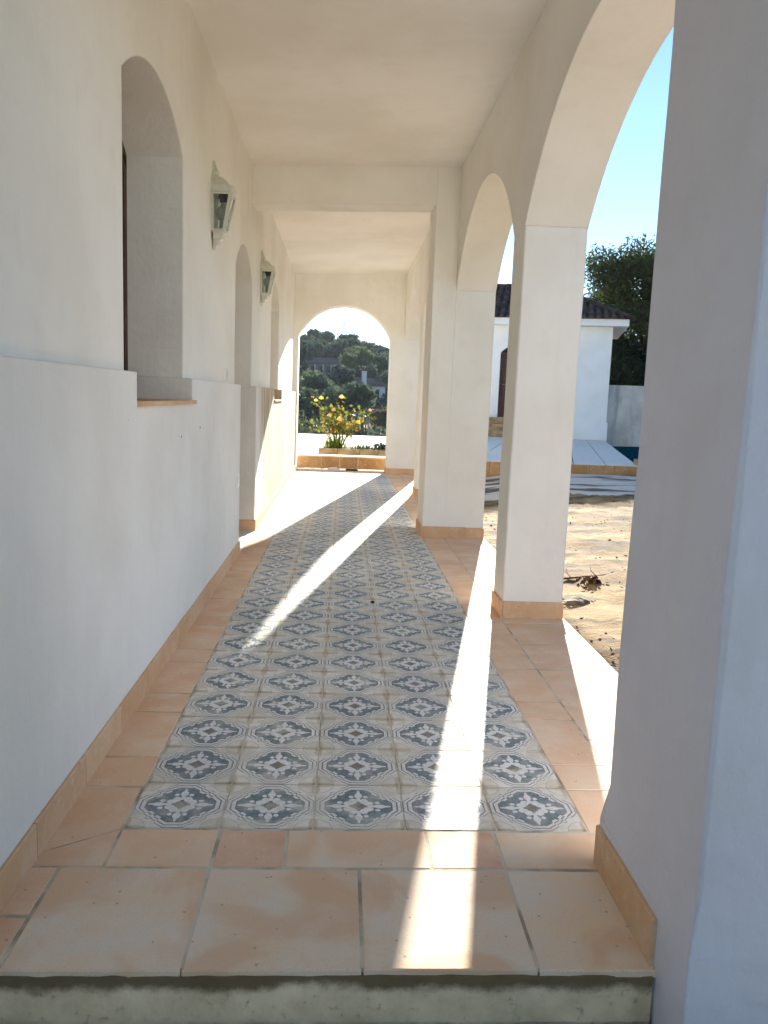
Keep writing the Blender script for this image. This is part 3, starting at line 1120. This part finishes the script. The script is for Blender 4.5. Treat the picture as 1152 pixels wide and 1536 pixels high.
# ================================================================== wall lanterns, switches
def lantern(loc, label):
    t_ = thing('wall_lantern', label, 'wall lantern', loc, 'wall lanterns on the house wall')
    b_ = MB()
    # back plate with a stepped foot and pointed head (lies on the wall, x = 0)
    outline = [(-.085, -.20), (.085, -.20), (.10, .10), (.10, .165), (.06, .20), (.035, .235), (.028, .285), (.012, .315), (-.012, .315), (-.028, .285), (-.035, .235), (-.06, .20), (-.10, .165), (-.10, .10)]
    n_ = len(outline)
    b_.add([(.0, y_, z_) for y_, z_ in outline]+[(.016, y_, z_) for y_, z_ in outline],
           [tuple(range(n_-1, -1, -1)), tuple(range(n_, 2*n_))]+[(i, (i+1) % n_, n_+(i+1) % n_, n_+i) for i in range(n_)])
    b_.build('back_plate', M['lantern'], t_)
    # ogee roof: three-sided half pyramid with curved sides
    rf = MB()
    prof = [(.150, .098), (.142, .125), (.118, .155), (.085, .185), (.055, .20), (.040, .215), (.045, .235), (.030, .255), (.024, .285), (.004, .305)]
    ring = lambda r_: [(.012, -r_*.66), (r_*.90, -r_*.66), (r_, -r_*.56), (r_, r_*.56), (r_*.90, r_*.66), (.012, r_*.66)]
    for r_, z_ in prof:
        rf.v += [(x_, y_, z_) for x_, y_ in ring(r_)]
    for i in range(len(prof)-1):
        for j_ in range(5):
            rf.f.append((i*6+j_, i*6+j_+1, (i+1)*6+j_+1, (i+1)*6+j_))
    rf.f.append((0, 1, 2, 3, 4, 5))
    rf.build('roof', M['lantern'], t_)
    # rim
    fr = MB()
    TOP, BOT = .10, -.19
    rt_, rb_ = .158, .098
    ringT, ringB = ring(rt_), ring(rb_)
    for z0_, z1_, sc0, sc1 in ((TOP-.002, TOP+.022, 1.0, 1.06), (TOP-.024, TOP-.002, .97, 1.0)):
        k = len(fr.v)
        fr.v += [(x_*sc0, y_*sc0, z0_) for x_, y_ in ringT]+[(x_*sc1, y_*sc1, z1_) for x_, y_ in ringT]
        fr.f += [(k+i, k+i+1, k+7+i, k+6+i) for i in range(5)]+[tuple(k+i for i in range(5, -1, -1)), tuple(k+6+i for i in range(6))]
    for i in range(6):
        a_, c_ = ringT[i], ringB[i]
        fr.tube([(a_[0], a_[1], TOP-.02), (c_[0], c_[1], BOT)], .0095, 5)
    for i in range(5):
        for rg, z_ in ((ringB, BOT), ([(a_[0]*.95, a_[1]*.95) for a_ in ringT], TOP-.03)):
            fr.tube([(rg[i][0], rg[i][1], z_), (rg[i+1][0], rg[i+1][1], z_)], .011, 5)
    fr.build('frame', M['lantern'], t_)
    # stepped foot
    ft = MB()
    prof = [(.105, BOT), (.112, BOT-.018), (.085, BOT-.035), (.080, BOT-.06), (.058, BOT-.072), (.052, BOT-.10), (.030, BOT-.11), (.024, BOT-.135), (.004, BOT-.14)]
    for r_, z_ in prof:
        ft.v += [(x_, y_, z_) for x_, y_ in ring(r_)]
    for i in range(len(prof)-1):
        for j_ in range(5):
            ft.f.append((i*6+j_, i*6+j_+1, (i+1)*6+j_+1, (i+1)*6+j_))
    ft.f.append((5, 4, 3, 2, 1, 0))
    ft.build('foot', M['lantern'], t_)
    for i in range(5):
        a_, b2, c_, d_ = ringT[i], ringT[i+1], ringB[i], ringB[i+1]
        MB().add([(a_[0]*.96, a_[1]*.96, TOP-.03), (b2[0]*.96, b2[1]*.96, TOP-.03), (d_[0]*.97, d_[1]*.97, BOT), (c_[0]*.97, c_[1]*.97, BOT)], [(0, 1, 2, 3)]).build('pane', M['glass'], t_)
    MB().lathe([(.0, .095), (.042, .09), (.045, .06), (.036, .045), (.034, .02), (.001, .018)], (.085, 0, 0), 12).build('socket', M['socket'], t_, smooth=True)
    MB().lathe([(.022, .02), (.028, .0), (.052, -.03), (.058, -.062), (.048, -.095), (.030, -.112), (.034, -.118), (.036, -.18), (.001, -.183)], (.085, 0, 0), 14).build('bulb', M['bulb'], t_, smooth=True)
    return t_


l1 = lantern((XU, 6.36, 2.93), 'white half lantern on the house wall between arched window niche and door')
l2 = lantern((XU, 9.93, 2.91), 'white half lantern on the house wall past the door niche, the farther one')


def switch(loc, label, w=.075, h=.11):
    t_ = thing('wall_switch', label, 'switch', loc, 'switch plates on the house wall')
    MB().frustum((0, .006, -w/2, w/2, -h/2), (0, .006, -w/2, w/2, h/2)).frustum((.006, .011, -w/2+.006, w/2-.006, -h/2+.006), (.006, .011, -w/2+.006, w/2-.006, h/2-.006)).build('plate', M['switch'], t_)
    MB().box(.011, .016, -.02, .02, -.03, .03).build('rocker', M['switch'], t_)
    return t_


switch((XU, 7.19, 1.69), 'small white switch plate above the plinth ledge near the door niche')
switch((XP, 7.49, .73), 'white socket plate low on the plinth beside the door niche')

# small things lying about
def blob(name, label, cat, loc, r_, mat, sq=(1, 1, .6), n_=10, seed=1):
    q_ = random.Random(seed)
    prof = [(0, -.5)]+[(math.sin(math.pi*i/6), -.5*math.cos(math.pi*i/6)*2*.5) for i in range(1, 6)]+[(0, .5)]
    mbq = MB().lathe([(max(a_, .001), b_) for a_, b_ in prof], (0, 0, 0), n_)
    mbq.v = [(x_*r_*sq[0]*q_.uniform(.85, 1.15), y_*r_*sq[1]*q_.uniform(.85, 1.15), (z_+.5)*r_*sq[2]*q_.uniform(.9, 1.1)*2) for x_, y_, z_ in mbq.v]
    return tag(mbq.build(name, mat, None, loc, smooth=True), label, cat)


blob('pebble', 'tiny black pebble on the patterned tiles', 'pebble', (.262, 5.905, 0), .016, M['pebble'], seed=3)
for i, (x_, y_, r_, lb) in enumerate([(1.93, 6.30, .10, 'flat grey stone half buried in the dirt beside the slim pillar'),
                                      (2.28, 5.80, .08, 'dark flat stone in the dirt by the foreground pillar edge')]):
    q_ = random.Random(20+i)
    mbs = MB()
    n_ = 11
    for zz, rr_ in ((-.3, 1.0), (.12, .98), (.3, .72), (.36, .3)):
        for j in range(n_):
            t_ = 6.283*j/n_
            k_ = (1+.22*math.sin(2*t_+i)+.12*math.sin(5*t_+2*i))*rr_*r_*q_.uniform(.93, 1.07)
            mbs.v.append((k_*math.cos(t_)*1.25, k_*math.sin(t_), zz*r_*.8+q_.uniform(-.006, .006)))
    for r_i in range(3):
        for j in range(n_):
            mbs.f.append((r_i*n_+j, r_i*n_+(j+1) % n_, (r_i+1)*n_+(j+1) % n_, (r_i+1)*n_+j))
    mbs.f.append(tuple(3*n_+j for j in range(n_)))
    tag(mbs.build('stone', M['house_white' if i == 2 else 'stone'], None, (x_, y_, gz(x_, y_))), lb, 'stone')
# loose pebbles, bits of bark and leaf over the dirt: nobody could count them
pts = []
q_ = random.Random(9)
for _ in range(1700):
    x_, y_ = 1.68+abs(q_.gauss(0, 2.0)), q_.uniform(3.0, 12.5)
    pts.append((x_, y_, gz(x_, y_)+.006))
o = link('ground_litter', leaf_mesh('ground_litter', np.array(pts), nrng.uniform(.01, .045, len(pts)), M['dryleaf'], .5, .75))
tag(o, 'bits of bark, dry leaf and grit strewn over the yellow dirt', kind='stuff')


def debris(loc, rad, n_, label, seed):
    q_ = random.Random(seed)
    t_ = thing('dead_leaf_heap', label, 'dead leaves', loc)
    cen = np.array([(q_.gauss(0, rad*.5), q_.gauss(0, rad*.45), abs(q_.gauss(0, rad*.18))+.015) for _ in range(n_)])
    link('leaf_litter', leaf_mesh('leaf_litter', cen, .06, M['dryleaf'], .6, .4), t_)['kind'] = 'stuff'
    return t_


debris((2.30, 6.95, gz(2.3, 6.95)), .09, 55, 'heap of rusty brown dead leaves on the dirt right of the slim pillar', 2)
debris((2.45, 8.75, gz(2.45, 8.75)), .08, 40, 'small scatter of brown leaves on the sunlit dirt near the slim pillar', 4)
debris((1.86, 7.95, gz(1.86, 7.95)), .14, 60, 'reddish dead leaves against the walkway edge between the pillars', 6)
for i, (x_, y_, L, a_, lb) in enumerate([(2.0, 7.05, .7, .3, 'long dry twig lying left of the brown leaf heap'), (2.55, 6.45, .6, -.9, 'bent dry twig lying on the dirt in front of the leaf heap'),
                                          (3.3, 7.9, .5, .2, 'thin dry twig on the sunlit dirt farther out')]):
    q_ = random.Random(i)
    pts = [Vector((x_, y_, gz(x_, y_)+.02))]
    dv = Vector((math.cos(a_), math.sin(a_), 0))
    for s_ in range(5):
        dv = (dv+Vector((q_.uniform(-.35, .35), q_.uniform(-.35, .35), q_.uniform(-.05, .08)))).normalized()
        pts.append(pts[-1]+dv*L/5)
    mbq = MB().tube(pts, [.010, .009, .008, .006, .005, .003], 5)
    for s_ in (1, 2, 3):
        d2 = Vector((-dv.y, dv.x, .25))*(1 if s_ % 2 else -1)
        mbq.tube([pts[s_], pts[s_]+d2*.09+dv*.06, pts[s_]+d2*.15+dv*.15], [.006, .004, .002], 4)
    tag(mbq.build('twig', M['drytwig']), lb, 'twig')

# ================================================================== yard beyond: path, kerb, platform, pool, pool house
mb = MB()
pxs = np.linspace(2.2, 14, 40)
pys = np.linspace(12.6, 15.32, 14)
for y in pys:
    for x in pxs:
        mb.v.append((x, y, gz(x, y)+.028+rnd.uniform(-.006, .006)+(.0 if y > 12.7 else -.04)))
for j in range(len(pys)-1):
    for i in range(len(pxs)-1):
        mb.f.append((j*40+i, j*40+i+1, (j+1)*40+i+1, (j+1)*40+i))
tag(mb.build('path', M['path'], smooth=True), 'worn grey concrete path in the shade before the pool platform', kind='structure')

A15 = R(15)
E1 = Vector((-math.cos(A15), math.sin(A15), 0))     # leftwards along the house front
E2 = Vector((math.sin(A15), math.cos(A15), 0))      # away from the walkway
ZP = .42
Pc = Vector((8.75, 26.5, ZP))                       # near right corner of the pool house
Pk = Vector((5.78, 15.42, ZP))                      # near right corner of the platform
plat = MB()
q_ = [Pk, Vector((2.36, 15.42, ZP)), Vector((2.36, 30, ZP)), Pc+E2*3, Pc]
n_ = len(q_)
plat.add([tuple(v_-Vector((0, 0, .03))) for v_ in q_]+[(v_.x, v_.y, -.3) for v_ in q_], [tuple(range(n_-1, -1, -1))]+[(i, (i+1) % n_, n_+(i+1) % n_, n_+i) for i in range(n_)])
plat = plat.build('pool_platform', M['grout'], fix=True)
tag(plat, 'grey white paved platform in front of the pool house, behind a clay kerb', kind='structure')
# slabs laid along E2 from the platform edge; each clipped to the kerb line
for i in range(12):
    for j in range(8):
        w, L = .62, 1.6
        pts = []
        for du, dv_ in ((0, 0), (1, 0), (1, 1), (0, 1)):
            P_ = Pk+E1*(i+du*.96)*w+E2*((j-1+dv_*.992)*L)
            pts.append(P_)
        if max(P_.y for P_ in pts) < 15.5 or min(P_.x for P_ in pts) < 2.2:
            continue
        cl = []
        for P_ in pts:
            y_ = max(P_.y, 15.43)
            t_ = (y_-P_.y)/E2.y
            P_ = P_+E2*t_
            cl.append(P_)
        cen = sum(cl, Vector())/4
        if (cl[2]-cl[1]).length < .1 or (cen-Pc).dot(E2) > .2 and (cen-Pc).dot(E1) > -.2:
            continue
        mbk = MB().add([tuple(P_-cen) for P_ in cl]+[tuple(P_-cen-Vector((0, 0, .028))) for P_ in cl], [(0, 1, 2, 3), (0, 4, 5, 1), (1, 5, 6, 2), (2, 6, 7, 3), (3, 7, 4, 0)])
        mbk.build('paving_slab', M['platform_tile'], plat, cen+Vector((0, 0, rnd.uniform(-.002, .002))), fix=True)
x = 2.36
while x < 9.5:
    L = .49
    MB().box(-L/2+.004, L/2-.004, -.03, .03, .1, .405).build('kerb_tile', M['kerb'], plat, (x+L/2, 15.375+rnd.uniform(-.004, .004), 0))
    x += L

# pool to the right of the platform
pw = MB().add([tuple(Pk+Vector((.05, .05, -.16))), tuple(Pk+Vector((6, .05, -.16))), tuple(Pc+Vector((6, 2, -.16))), tuple(Pc+Vector((.03, -.4, -.16)))], [(0, 1, 2, 3)]).build('pool_water', M['water'])
tag(pw, 'dark teal pool water between platform and garden wall', kind='structure')
cop = thing('pool_coping', 'raised clay coping block at the near edge of the pool', 'coping', (6.6, 15.6, .2))
for k in range(5):
    MB().box(-.22, .22, -.16, .16, .15, .33).build('coping_block', M['planter'], cop, (-.6+.05+k*.45, .02, 0))

# pool house ----------------------------------------------------------
ph = thing('pool_house', 'white single storey pool house with dark hipped tile roof', 'house', tuple(Pc), rz=math.atan2(-E1.y, -E1.x))
# local frame: +x to the right along the front (=-E1), +y away, origin at the near right corner
HW, HD, HH = 3.95, 4.0, 3.72
wl = MB()
DX0, DX1, DZ0, DZ1 = -3.62, -2.62, .64, 3.06
arch_panel(wl, XZ, -HW, 0, 0, HH, 0, .3, [dict(c=(DX0+DX1)/2, h=(DX1-DX0)/2, sill=DZ0, spring=DZ1-.25, apex=DZ1)], seg=12)
wl.box(-.3, 0, .3, HD, 0, HH).box(-HW, -HW+.3, .3, HD, 0, HH).box(-HW, 0, HD, HD+.3, 0, HH)
wl.build('wall', M['house_white'], ph, fix=False)
MB().box(-2.25, .05, -.05, -.001, 0, .60).box(.001, .05, -.001, HD, 0, .60).build('base_band', M['house_white'], ph)
dr = MB().box(DX0+.002, DX1-.002, .16, .22, DZ0+.002, DZ1-.26).box(DX0+.002, DX0+.08, .1, .16, DZ0+.002, DZ1-.26).box(DX1-.08, DX1-.002, .1, .16, DZ0+.002, DZ1-.26).build('door', M['wood'], ph)
MB().box(DX0+.01, DX1-.01, .165, .215, DZ1-.25, DZ1-.01).build('fanlight', M['pane'], dr)
MB().tube([(DX0+.12, .09, 1.75), (DX0+.12, .06, 1.75), (DX0+.22, .06, 1.75)], .012).build('handle', M['mast'], dr)
for k in range(3):
    MB().box(-4.3, -2.3, -.35-.32*(2-k), -.003, .0 if k == 0 else .212*k+.002, .212*(k+1)).build('step', M['planter'], ph)
MB().box(-3.80, -3.72, -.02, -.002, 1.92, 2.04).build('door_bell', M['switch'], ph)
# eaves slab and hip roof
OV = .46
MB().box(-HW-OV, OV, -OV, HD+.3+OV, HH, HH+.21).build('fascia', M['house_white'], ph)
rx0, rx1, ry0, ry1, rz0 = -HW-OV-.05, OV+.05, -OV-.05, HD+.3+OV+.05, HH+.215
half = (ry1-ry0)/2
rise = 1.32
ridge0, ridge1, yc = rx0, rx1-half, (ry0+ry1)/2
rf = MB().add([(rx0, ry0, rz0), (rx1, ry0, rz0), (rx1, ry1, rz0), (rx0, ry1, rz0), (ridge0, yc, rz0+rise), (ridge1, yc, rz0+rise)],
              [(0, 1, 5, 4), (1, 2, 5), (2, 3, 4, 5), (3, 0, 4), (3, 2, 1, 0)])
roof = rf.build('roof', M['roof'], ph)
# barrel tiles: one bent half tube per course and column, joined into one part
bt = MB()
ncol = int((rx1-rx0)/.24)


def barrel(bot, dirup, side, length, r0, r1):
    k_ = len(bt.v)
    nrm = side.cross(dirup).normalized()
    if nrm.z < 0:
        nrm = -nrm
    for P_, r_ in ((bot, r0), (bot+dirup*length, r1)):
        for a_ in range(5):
            t_ = math.pi*a_/4
            bt.v.append(tuple(P_+side*(r_*math.cos(t_))+nrm*(r_*math.sin(t_))))
    for a_ in range(4):
        bt.f.append((k_+a_, k_+a_+1, k_+6+a_, k_+5+a_))
    bt.f.append(tuple(k_+a_ for a_ in range(5)))


slope = math.atan2(rise, half)
course = .36
for (org, side, up_, n_c, width) in ((Vector((rx0, ry0, rz0)), Vector((1, 0, 0)), Vector((0, math.cos(slope), math.sin(slope))), ncol, rx1-rx0),
                                     (Vector((rx1, ry0, rz0)), Vector((0, 1, 0)), Vector((-math.cos(slope), 0, math.sin(slope))), int((ry1-ry0)/.24), ry1-ry0)):
    for i in range(n_c+1):
        s_ = (i+.5)*.24
        lim = (width-s_ if side.x > .5 else min(s_, width-s_))/math.cos(slope)
        lim = min(lim, half/math.cos(slope))
        c_ = 0
        while c_*course < lim-.05:
            L = min(course*1.12, lim-c_*course+.05)
            P_ = org+side*(s_+rnd.uniform(-.008, .008))+up_*(c_*course-.04)+Vector((0, 0, .012))
            barrel(P_, up_, side, L, .092, .075)
            c_ += 1
for e0, e1 in (((rx1, ry0, rz0), (ridge1, yc, rz0+rise)), ((ridge0, yc, rz0+rise), (ridge1, yc, rz0+rise)), ((rx1, ry1, rz0), (ridge1, yc, rz0+rise))):
    a_, b_ = Vector(e0), Vector(e1)
    n_ = int((b_-a_).length/.38)
    dv = (b_-a_).normalized()
    sd = dv.cross(Vector((0, 0, 1))).normalized()
    for i in range(n_):
        barrel(a_+dv*(i*.38)+Vector((0, 0, .015)), dv, sd, .42, .12, .10)
tb = bt.build('roof_tiles', M['roof'], ph, smooth=False)
tb['kind'] = 'stuff'

# garden wall right of the pool house
gw = MB()
W0 = Pc-E1*.02+E2*.5
for k in range(1):
    pts = [W0, W0-E1*16]
    nrm = E2*.2
    gw.add([tuple(P_) for P_ in (pts[0]-Vector((0, 0, .4)), pts[1]-Vector((0, 0, .4)), pts[1]+Vector((0, 0, 1.86)), pts[0]+Vector((0, 0, 1.86)))] +
           [tuple(P_+nrm) for P_ in (pts[0]-Vector((0, 0, .4)), pts[1]-Vector((0, 0, .4)), pts[1]+Vector((0, 0, 1.86)), pts[0]+Vector((0, 0, 1.86)))],
           [(0, 1, 2, 3), (7, 6, 5, 4), (0, 4, 5, 1), (1, 5, 6, 2), (2, 6, 7, 3), (3, 7, 4, 0)])
tag(gw.build('garden_wall', M['gardenwall'], fix=True), 'stained pale concrete garden wall behind the pool', 'wall')

# ================================================================== vegetation
def tree(name, label, cat, loc, lumps, n_, size, mat, trunk, group=None, aspect=.45, shell=.5):
    t_ = thing(name, label, cat, loc, group)
    link('crown', leaf_mesh('crown', clump_points(lumps, n_, shell), size, M[mat], aspect), t_)
    tr = MB()
    for pts, rad in trunk:
        tr.tube(pts, rad, 7)
    tr.build('trunk', M['bark'], t_, smooth=True)
    return t_


# big pine behind the pool house
rp = random.Random(21)
lumps = []
for _ in range(80):
    a_ = rp.uniform(0, 6.28)
    r_ = rp.random()**.5
    hx, hz = r_*4.3*math.cos(a_), rp.uniform(-1, 1)
    z_ = 6.0+2.5*hz*math.sqrt(max(.05, 1-r_*r_*.8))
    lumps.append((hx, r_*3.6*math.sin(a_), z_, rp.uniform(.9, 1.5), rp.uniform(.8, 1.3), rp.uniform(.6, .95)))
trunk = [([(0, 0, -.5), (.1, 0, 2), (-.15, .1, 4), (.2, 0, 6.5)], [.3, .26, .2, .1])]
for k in range(9):
    a_ = k*.7
    trunk.append(([(0, 0, 1.6+.35*k), (1.2*math.cos(a_), 1.0*math.sin(a_), 3.2+.4*k), (2.6*math.cos(a_), 2.2*math.sin(a_), 5+.25*k)], [.12, .08, .03]))
tree('pine_tree', 'big dark pine with a broad crown behind the pool house', 'pine tree', (14.6, 37, .3), lumps, 56000, .24, 'pine', trunk, None, .32, .25)
lumps = [(rp.uniform(-3.5, 4), rp.uniform(-1.2, 1.2), rp.uniform(.9, 3.7), rp.uniform(.6, 1.1), .7, rp.uniform(.5, .9)) for _ in range(60)]
trunk = []
for k in range(9):
    x0 = -2.8+.75*k+rp.uniform(-.2, .2)
    trunk.append(([(x0, 0, -.3), (x0+rp.uniform(-.2, .2), .1, 2), (x0+rp.uniform(-.8, .8), 0, 4.6)], [.1, .08, .03]))
tree('dark_thicket', 'dark thicket of stems and leaves over the garden wall under the pine', 'thicket', (14.0, 34.2, .3), lumps, 30000, .26, 'hedge', trunk, None, .45, .3)

# bushes at the far rim of the terrace
def bush(label, loc, sx, sz, n_, mat, size, name='bush'):
    q2 = random.Random(int(loc[0]*100))
    lumps = [(q2.uniform(-sx, sx)*.7, q2.uniform(-.5, .5), q2.uniform(.2, .75)*sz, sx*.45, .6, sz*.34) for _ in range(9)]
    t_ = thing(name, label, 'bush', loc)
    link('foliage', leaf_mesh('bush_foliage', clump_points(lumps, n_, .35), size, M[mat], .4), t_)
    MB().tube([(0, 0, -.3), (.05, 0, sz*.6)], [.06, .02]).tube([(0, 0, 0), (-.3, .1, sz*.5)], [.04, .015]).build('stem', M['bark'], t_)
    return t_


bush('grey green olive bush at the left rim of the terrace', (-2.75, 35.5, -1.4), 1.7, 2.7, 3600, 'olive', .15)
bush('low dark bush along the terrace rim behind the rose', (.2, 35, -1.5), 1.4, 1.6, 1600, 'deep', .14)
bush('low green bush at the right rim of the terrace', (2.5, 35.4, -1.5), 1.5, 1.75, 1800, 'olive', .14)
bush('dark bush below the terrace rim to the right of the rose', (1.7, 39, -2.6), 1.8, 3.2, 2200, 'deep', .18)

# hillside trees: eight crowns, copied
def crown_variant(kind, q2):
    if kind == 'cypress':
        return [(q2.uniform(-.25, .25), q2.uniform(-.25, .25), 1+k*1.0, .95-.07*k, .95-.07*k, .8) for k in range(9)]
    if kind == 'umbrella':
        return [(q2.uniform(-2.4, 2.4), q2.uniform(-2, 2), 5.6+q2.uniform(-.4, .7), 1.4, 1.3, .8) for _ in range(9)]
    L = []
    for _ in range(11):
        a_ = q2.uniform(0, 6.28)
        r_ = q2.random()**.6*2.4
        L.append((r_*math.cos(a_), r_*math.sin(a_), 3.0+q2.uniform(-1.6, 2.2)*(1-r_/4), q2.uniform(.9, 1.6), q2.uniform(.9, 1.6), q2.uniform(.7, 1.2)))
    return L


protos = []
for k, (kind, mat) in enumerate([('oak', 'oak'), ('oak', 'deep'), ('oak', 'carob'), ('oak', 'fresh'), ('umbrella', 'deep'), ('oak', 'oak'), ('oak', 'deep'), ('cypress', 'deep'), ('oak', 'olive')]):
    q2 = random.Random(100+k)
    cm = leaf_mesh('hill_crown', clump_points(crown_variant(kind, q2), 1500 if kind != 'cypress' else 900, .45), .62, M[mat], .6)
    tm = MB().tube([(0, 0, -1), (.1, 0, 2), (0, .1, 4.2)], [.25, .2, .08], 6).mesh('hill_trunk', M['bark'])
    protos.append((kind, mat, cm, tm))
HL = {'oak': 'mid green broad tree among the wooded hillside beyond the end arch', 'deep': 'deep green broad tree among the wooded hillside beyond the end arch',
      'carob': 'rusty olive tree among the wooded hillside beyond the end arch', 'fresh': 'fresh green tree among the wooded hillside beyond the end arch',
      'olive': 'grey green tree among the wooded hillside beyond the end arch'}
q2 = random.Random(77)


def hill_tree(idx, x, y, s, label=None, dz=0):
    kind, mat, cm, tm = protos[idx]
    t_ = thing('hillside_tree', label or HL[mat], 'tree', (x, y, gz(x, y)+dz), 'trees on the wooded hillside', q2.uniform(0, 6.28))
    t_.scale = (s, s, s*q2.uniform(.85, 1.15))
    link('crown', cm, t_)
    link('trunk', tm, t_)
    return t_


cands = []
for row, y in enumerate(np.linspace(78, 292, 19)):
    half_w = .078*y+5
    stepx = 4.6+.008*y
    x = -half_w+q2.uniform(0, stepx)
    while x < half_w:
        cands.append((x+q2.uniform(-1, 1), y+q2.uniform(-4, 4)))
        x += stepx*q2.uniform(.8, 1.25)
H1 = (-4.9, 204)
H2 = (4.6, 160)
for x, y in cands:
    ok = True
    for hx, hy, w_ in ((*H1, 5.5), (*H2, 5.0)):
        xr = x*hy/y
        if hy-42 < y < hy+9 and abs(xr-hx) < w_:
            ok = False
    if ok:
        hill_tree(q2.choice([0, 0, 1, 1, 2, 3, 5, 6, 8]), x, y, q2.uniform(.9, 1.4)*(.55 if y < 110 else 1)*(1.15 if y > 270 else 1))
hill_tree(7, -7.6, 150, 1.25, 'slim dark cypress on the hillside above the left of the rose')
hill_tree(4, 1.6, 250, 1.0, 'broad umbrella pine in the middle of the hillside')
hill_tree(4, -10.0, 286, .95, 'umbrella pine standing up from the skyline at the left')
# undergrowth over the slope as one mass
pts = []
for _ in range(16000):
    y = q2.uniform(62, 310)
    x = q2.uniform(-1, 1)*(.1*y+14)
    pts.append((x, y, gz(x, y)+abs(q2.gauss(0, .7))))
ug = link('undergrowth', leaf_mesh('undergrowth', np.array(pts), 1.1, M['oak'], .7))
tag(ug, 'dark scrub covering the slope between the hillside trees', kind='stuff')


def far_house(hx, hy, w, d, h, label, wallm, chim, rz, dz=0):
    t_ = thing('hillside_house', label, 'house', (hx, hy, gz(hx, hy)+dz), None, rz)
    MB().box(-w/2, w/2, 0, d, -3, h).build('wall', M[wallm], t_)
    r_ = MB().add([(-w/2-.5, -.5, h), (w/2+.5, -.5, h), (w/2+.5, d+.5, h), (-w/2-.5, d+.5, h), (-w/2+1.2, d/2, h+1.7), (w/2-1.2, d/2, h+1.7)],
                  [(0, 1, 5, 4), (1, 2, 5), (2, 3, 4, 5), (3, 0, 4), (3, 2, 1, 0)]).build('roof', M['farroof'], t_)
    if chim:
        MB().box(-1.1, -.2, .6, 1.4, h+.2, h+2.9).build('chimney', M[wallm], r_)
    return t_


h2 = far_house(*H2, 7.0, 6, 2.6, 'white house with a grey roof and white chimney low on the hillside', 'farwall', True, .1, -.3)
MB().box(-1.0, 2.3, -.03, .1, -.6, 2.0).build('window', M['farwindow'], h2)
h1 = far_house(*H1, 8.6, 6, 2.6, 'grey house with a veranda higher on the hillside', 'fargrey', False, -.15, 0)
for k in range(4):
    f_ = MB().box(-3.6+k*1.9, -2.5+k*1.9, -.04, .1, .4, 2.1).build('window', M['farwindow'], h1)
MB().box(-4.6, 4.0, -1.6, -.02, -.25, -.02).build('veranda_floor', M['fargrey'], h1)
for k in range(5):
    MB().box(-4.5+k*2.05, -4.3+k*2.05, -1.55, -1.35, -.02, 2.4).build('veranda_post', M['farwall'], h1)
for x_, y_, h_, lb in ((-.6, 300, 9.5, 'thin mast on the hill crest, the taller one'), (4.0, 300, 8.5, 'thin mast on the hill crest, the shorter one at the right')):
    t_ = thing('mast', lb, 'mast', (x_, y_, gz(x_, y_)))
    MB().tube([(0, 0, 0), (0, 0, h_+4)], [.18, .08], 5).build('pole', M['mast'], t_)
    MB().box(-.7, .7, -.05, .05, h_+2.6, h_+2.75).box(-.5, .5, -.05, .05, h_+1.6, h_+1.75).build('antenna', M['mast'], t_)

# ================================================================== behind the viewer: hedge added out of view to dim light on the near pillar
hd = thing('added_shade_hedge', 'added unseen green hedge behind the viewpoint, dimming the light on the near pillar', 'hedge', (4.2, -3.9, -.2))
lumps = [(-3.4+.62*i, rnd.uniform(-.15, .15), .7+.95*j, .62, .55, .7) for i in range(12) for j in range(3)]
link('foliage', leaf_mesh('shade_hedge_foliage', clump_points(lumps, 7500, .3), .26, M['fresh'], .55), hd)
st = MB()
for i in range(8):
    st.tube([(-3.2+.9*i, 0, -.2), (-3.1+.9*i, .05, 2.2), (-3.2+.9*i, 0, 2.8)], [.07, .05, .02], 6)
st.build('stem', M['bark'], hd)

# ---- thin air over the valley
hz = bpy.data.materials.new('thin_haze')
hz.use_nodes = True
hz.node_tree.nodes.clear()
hv = hz.node_tree.nodes.new('ShaderNodeVolumePrincipled')
hv.inputs['Density'].default_value = .00019
hv.inputs['Color'].default_value = (.84, .89, .95, 1)
ho = hz.node_tree.nodes.new('ShaderNodeOutputMaterial')
hz.node_tree.links.new(hv.outputs[0], ho.inputs['Volume'])
tag(MB().box(-1510, 1510, -60, 1510, -9.5, 36).build('haze', hz), 'thin pale haze over the valley and the hill', kind='stuff')
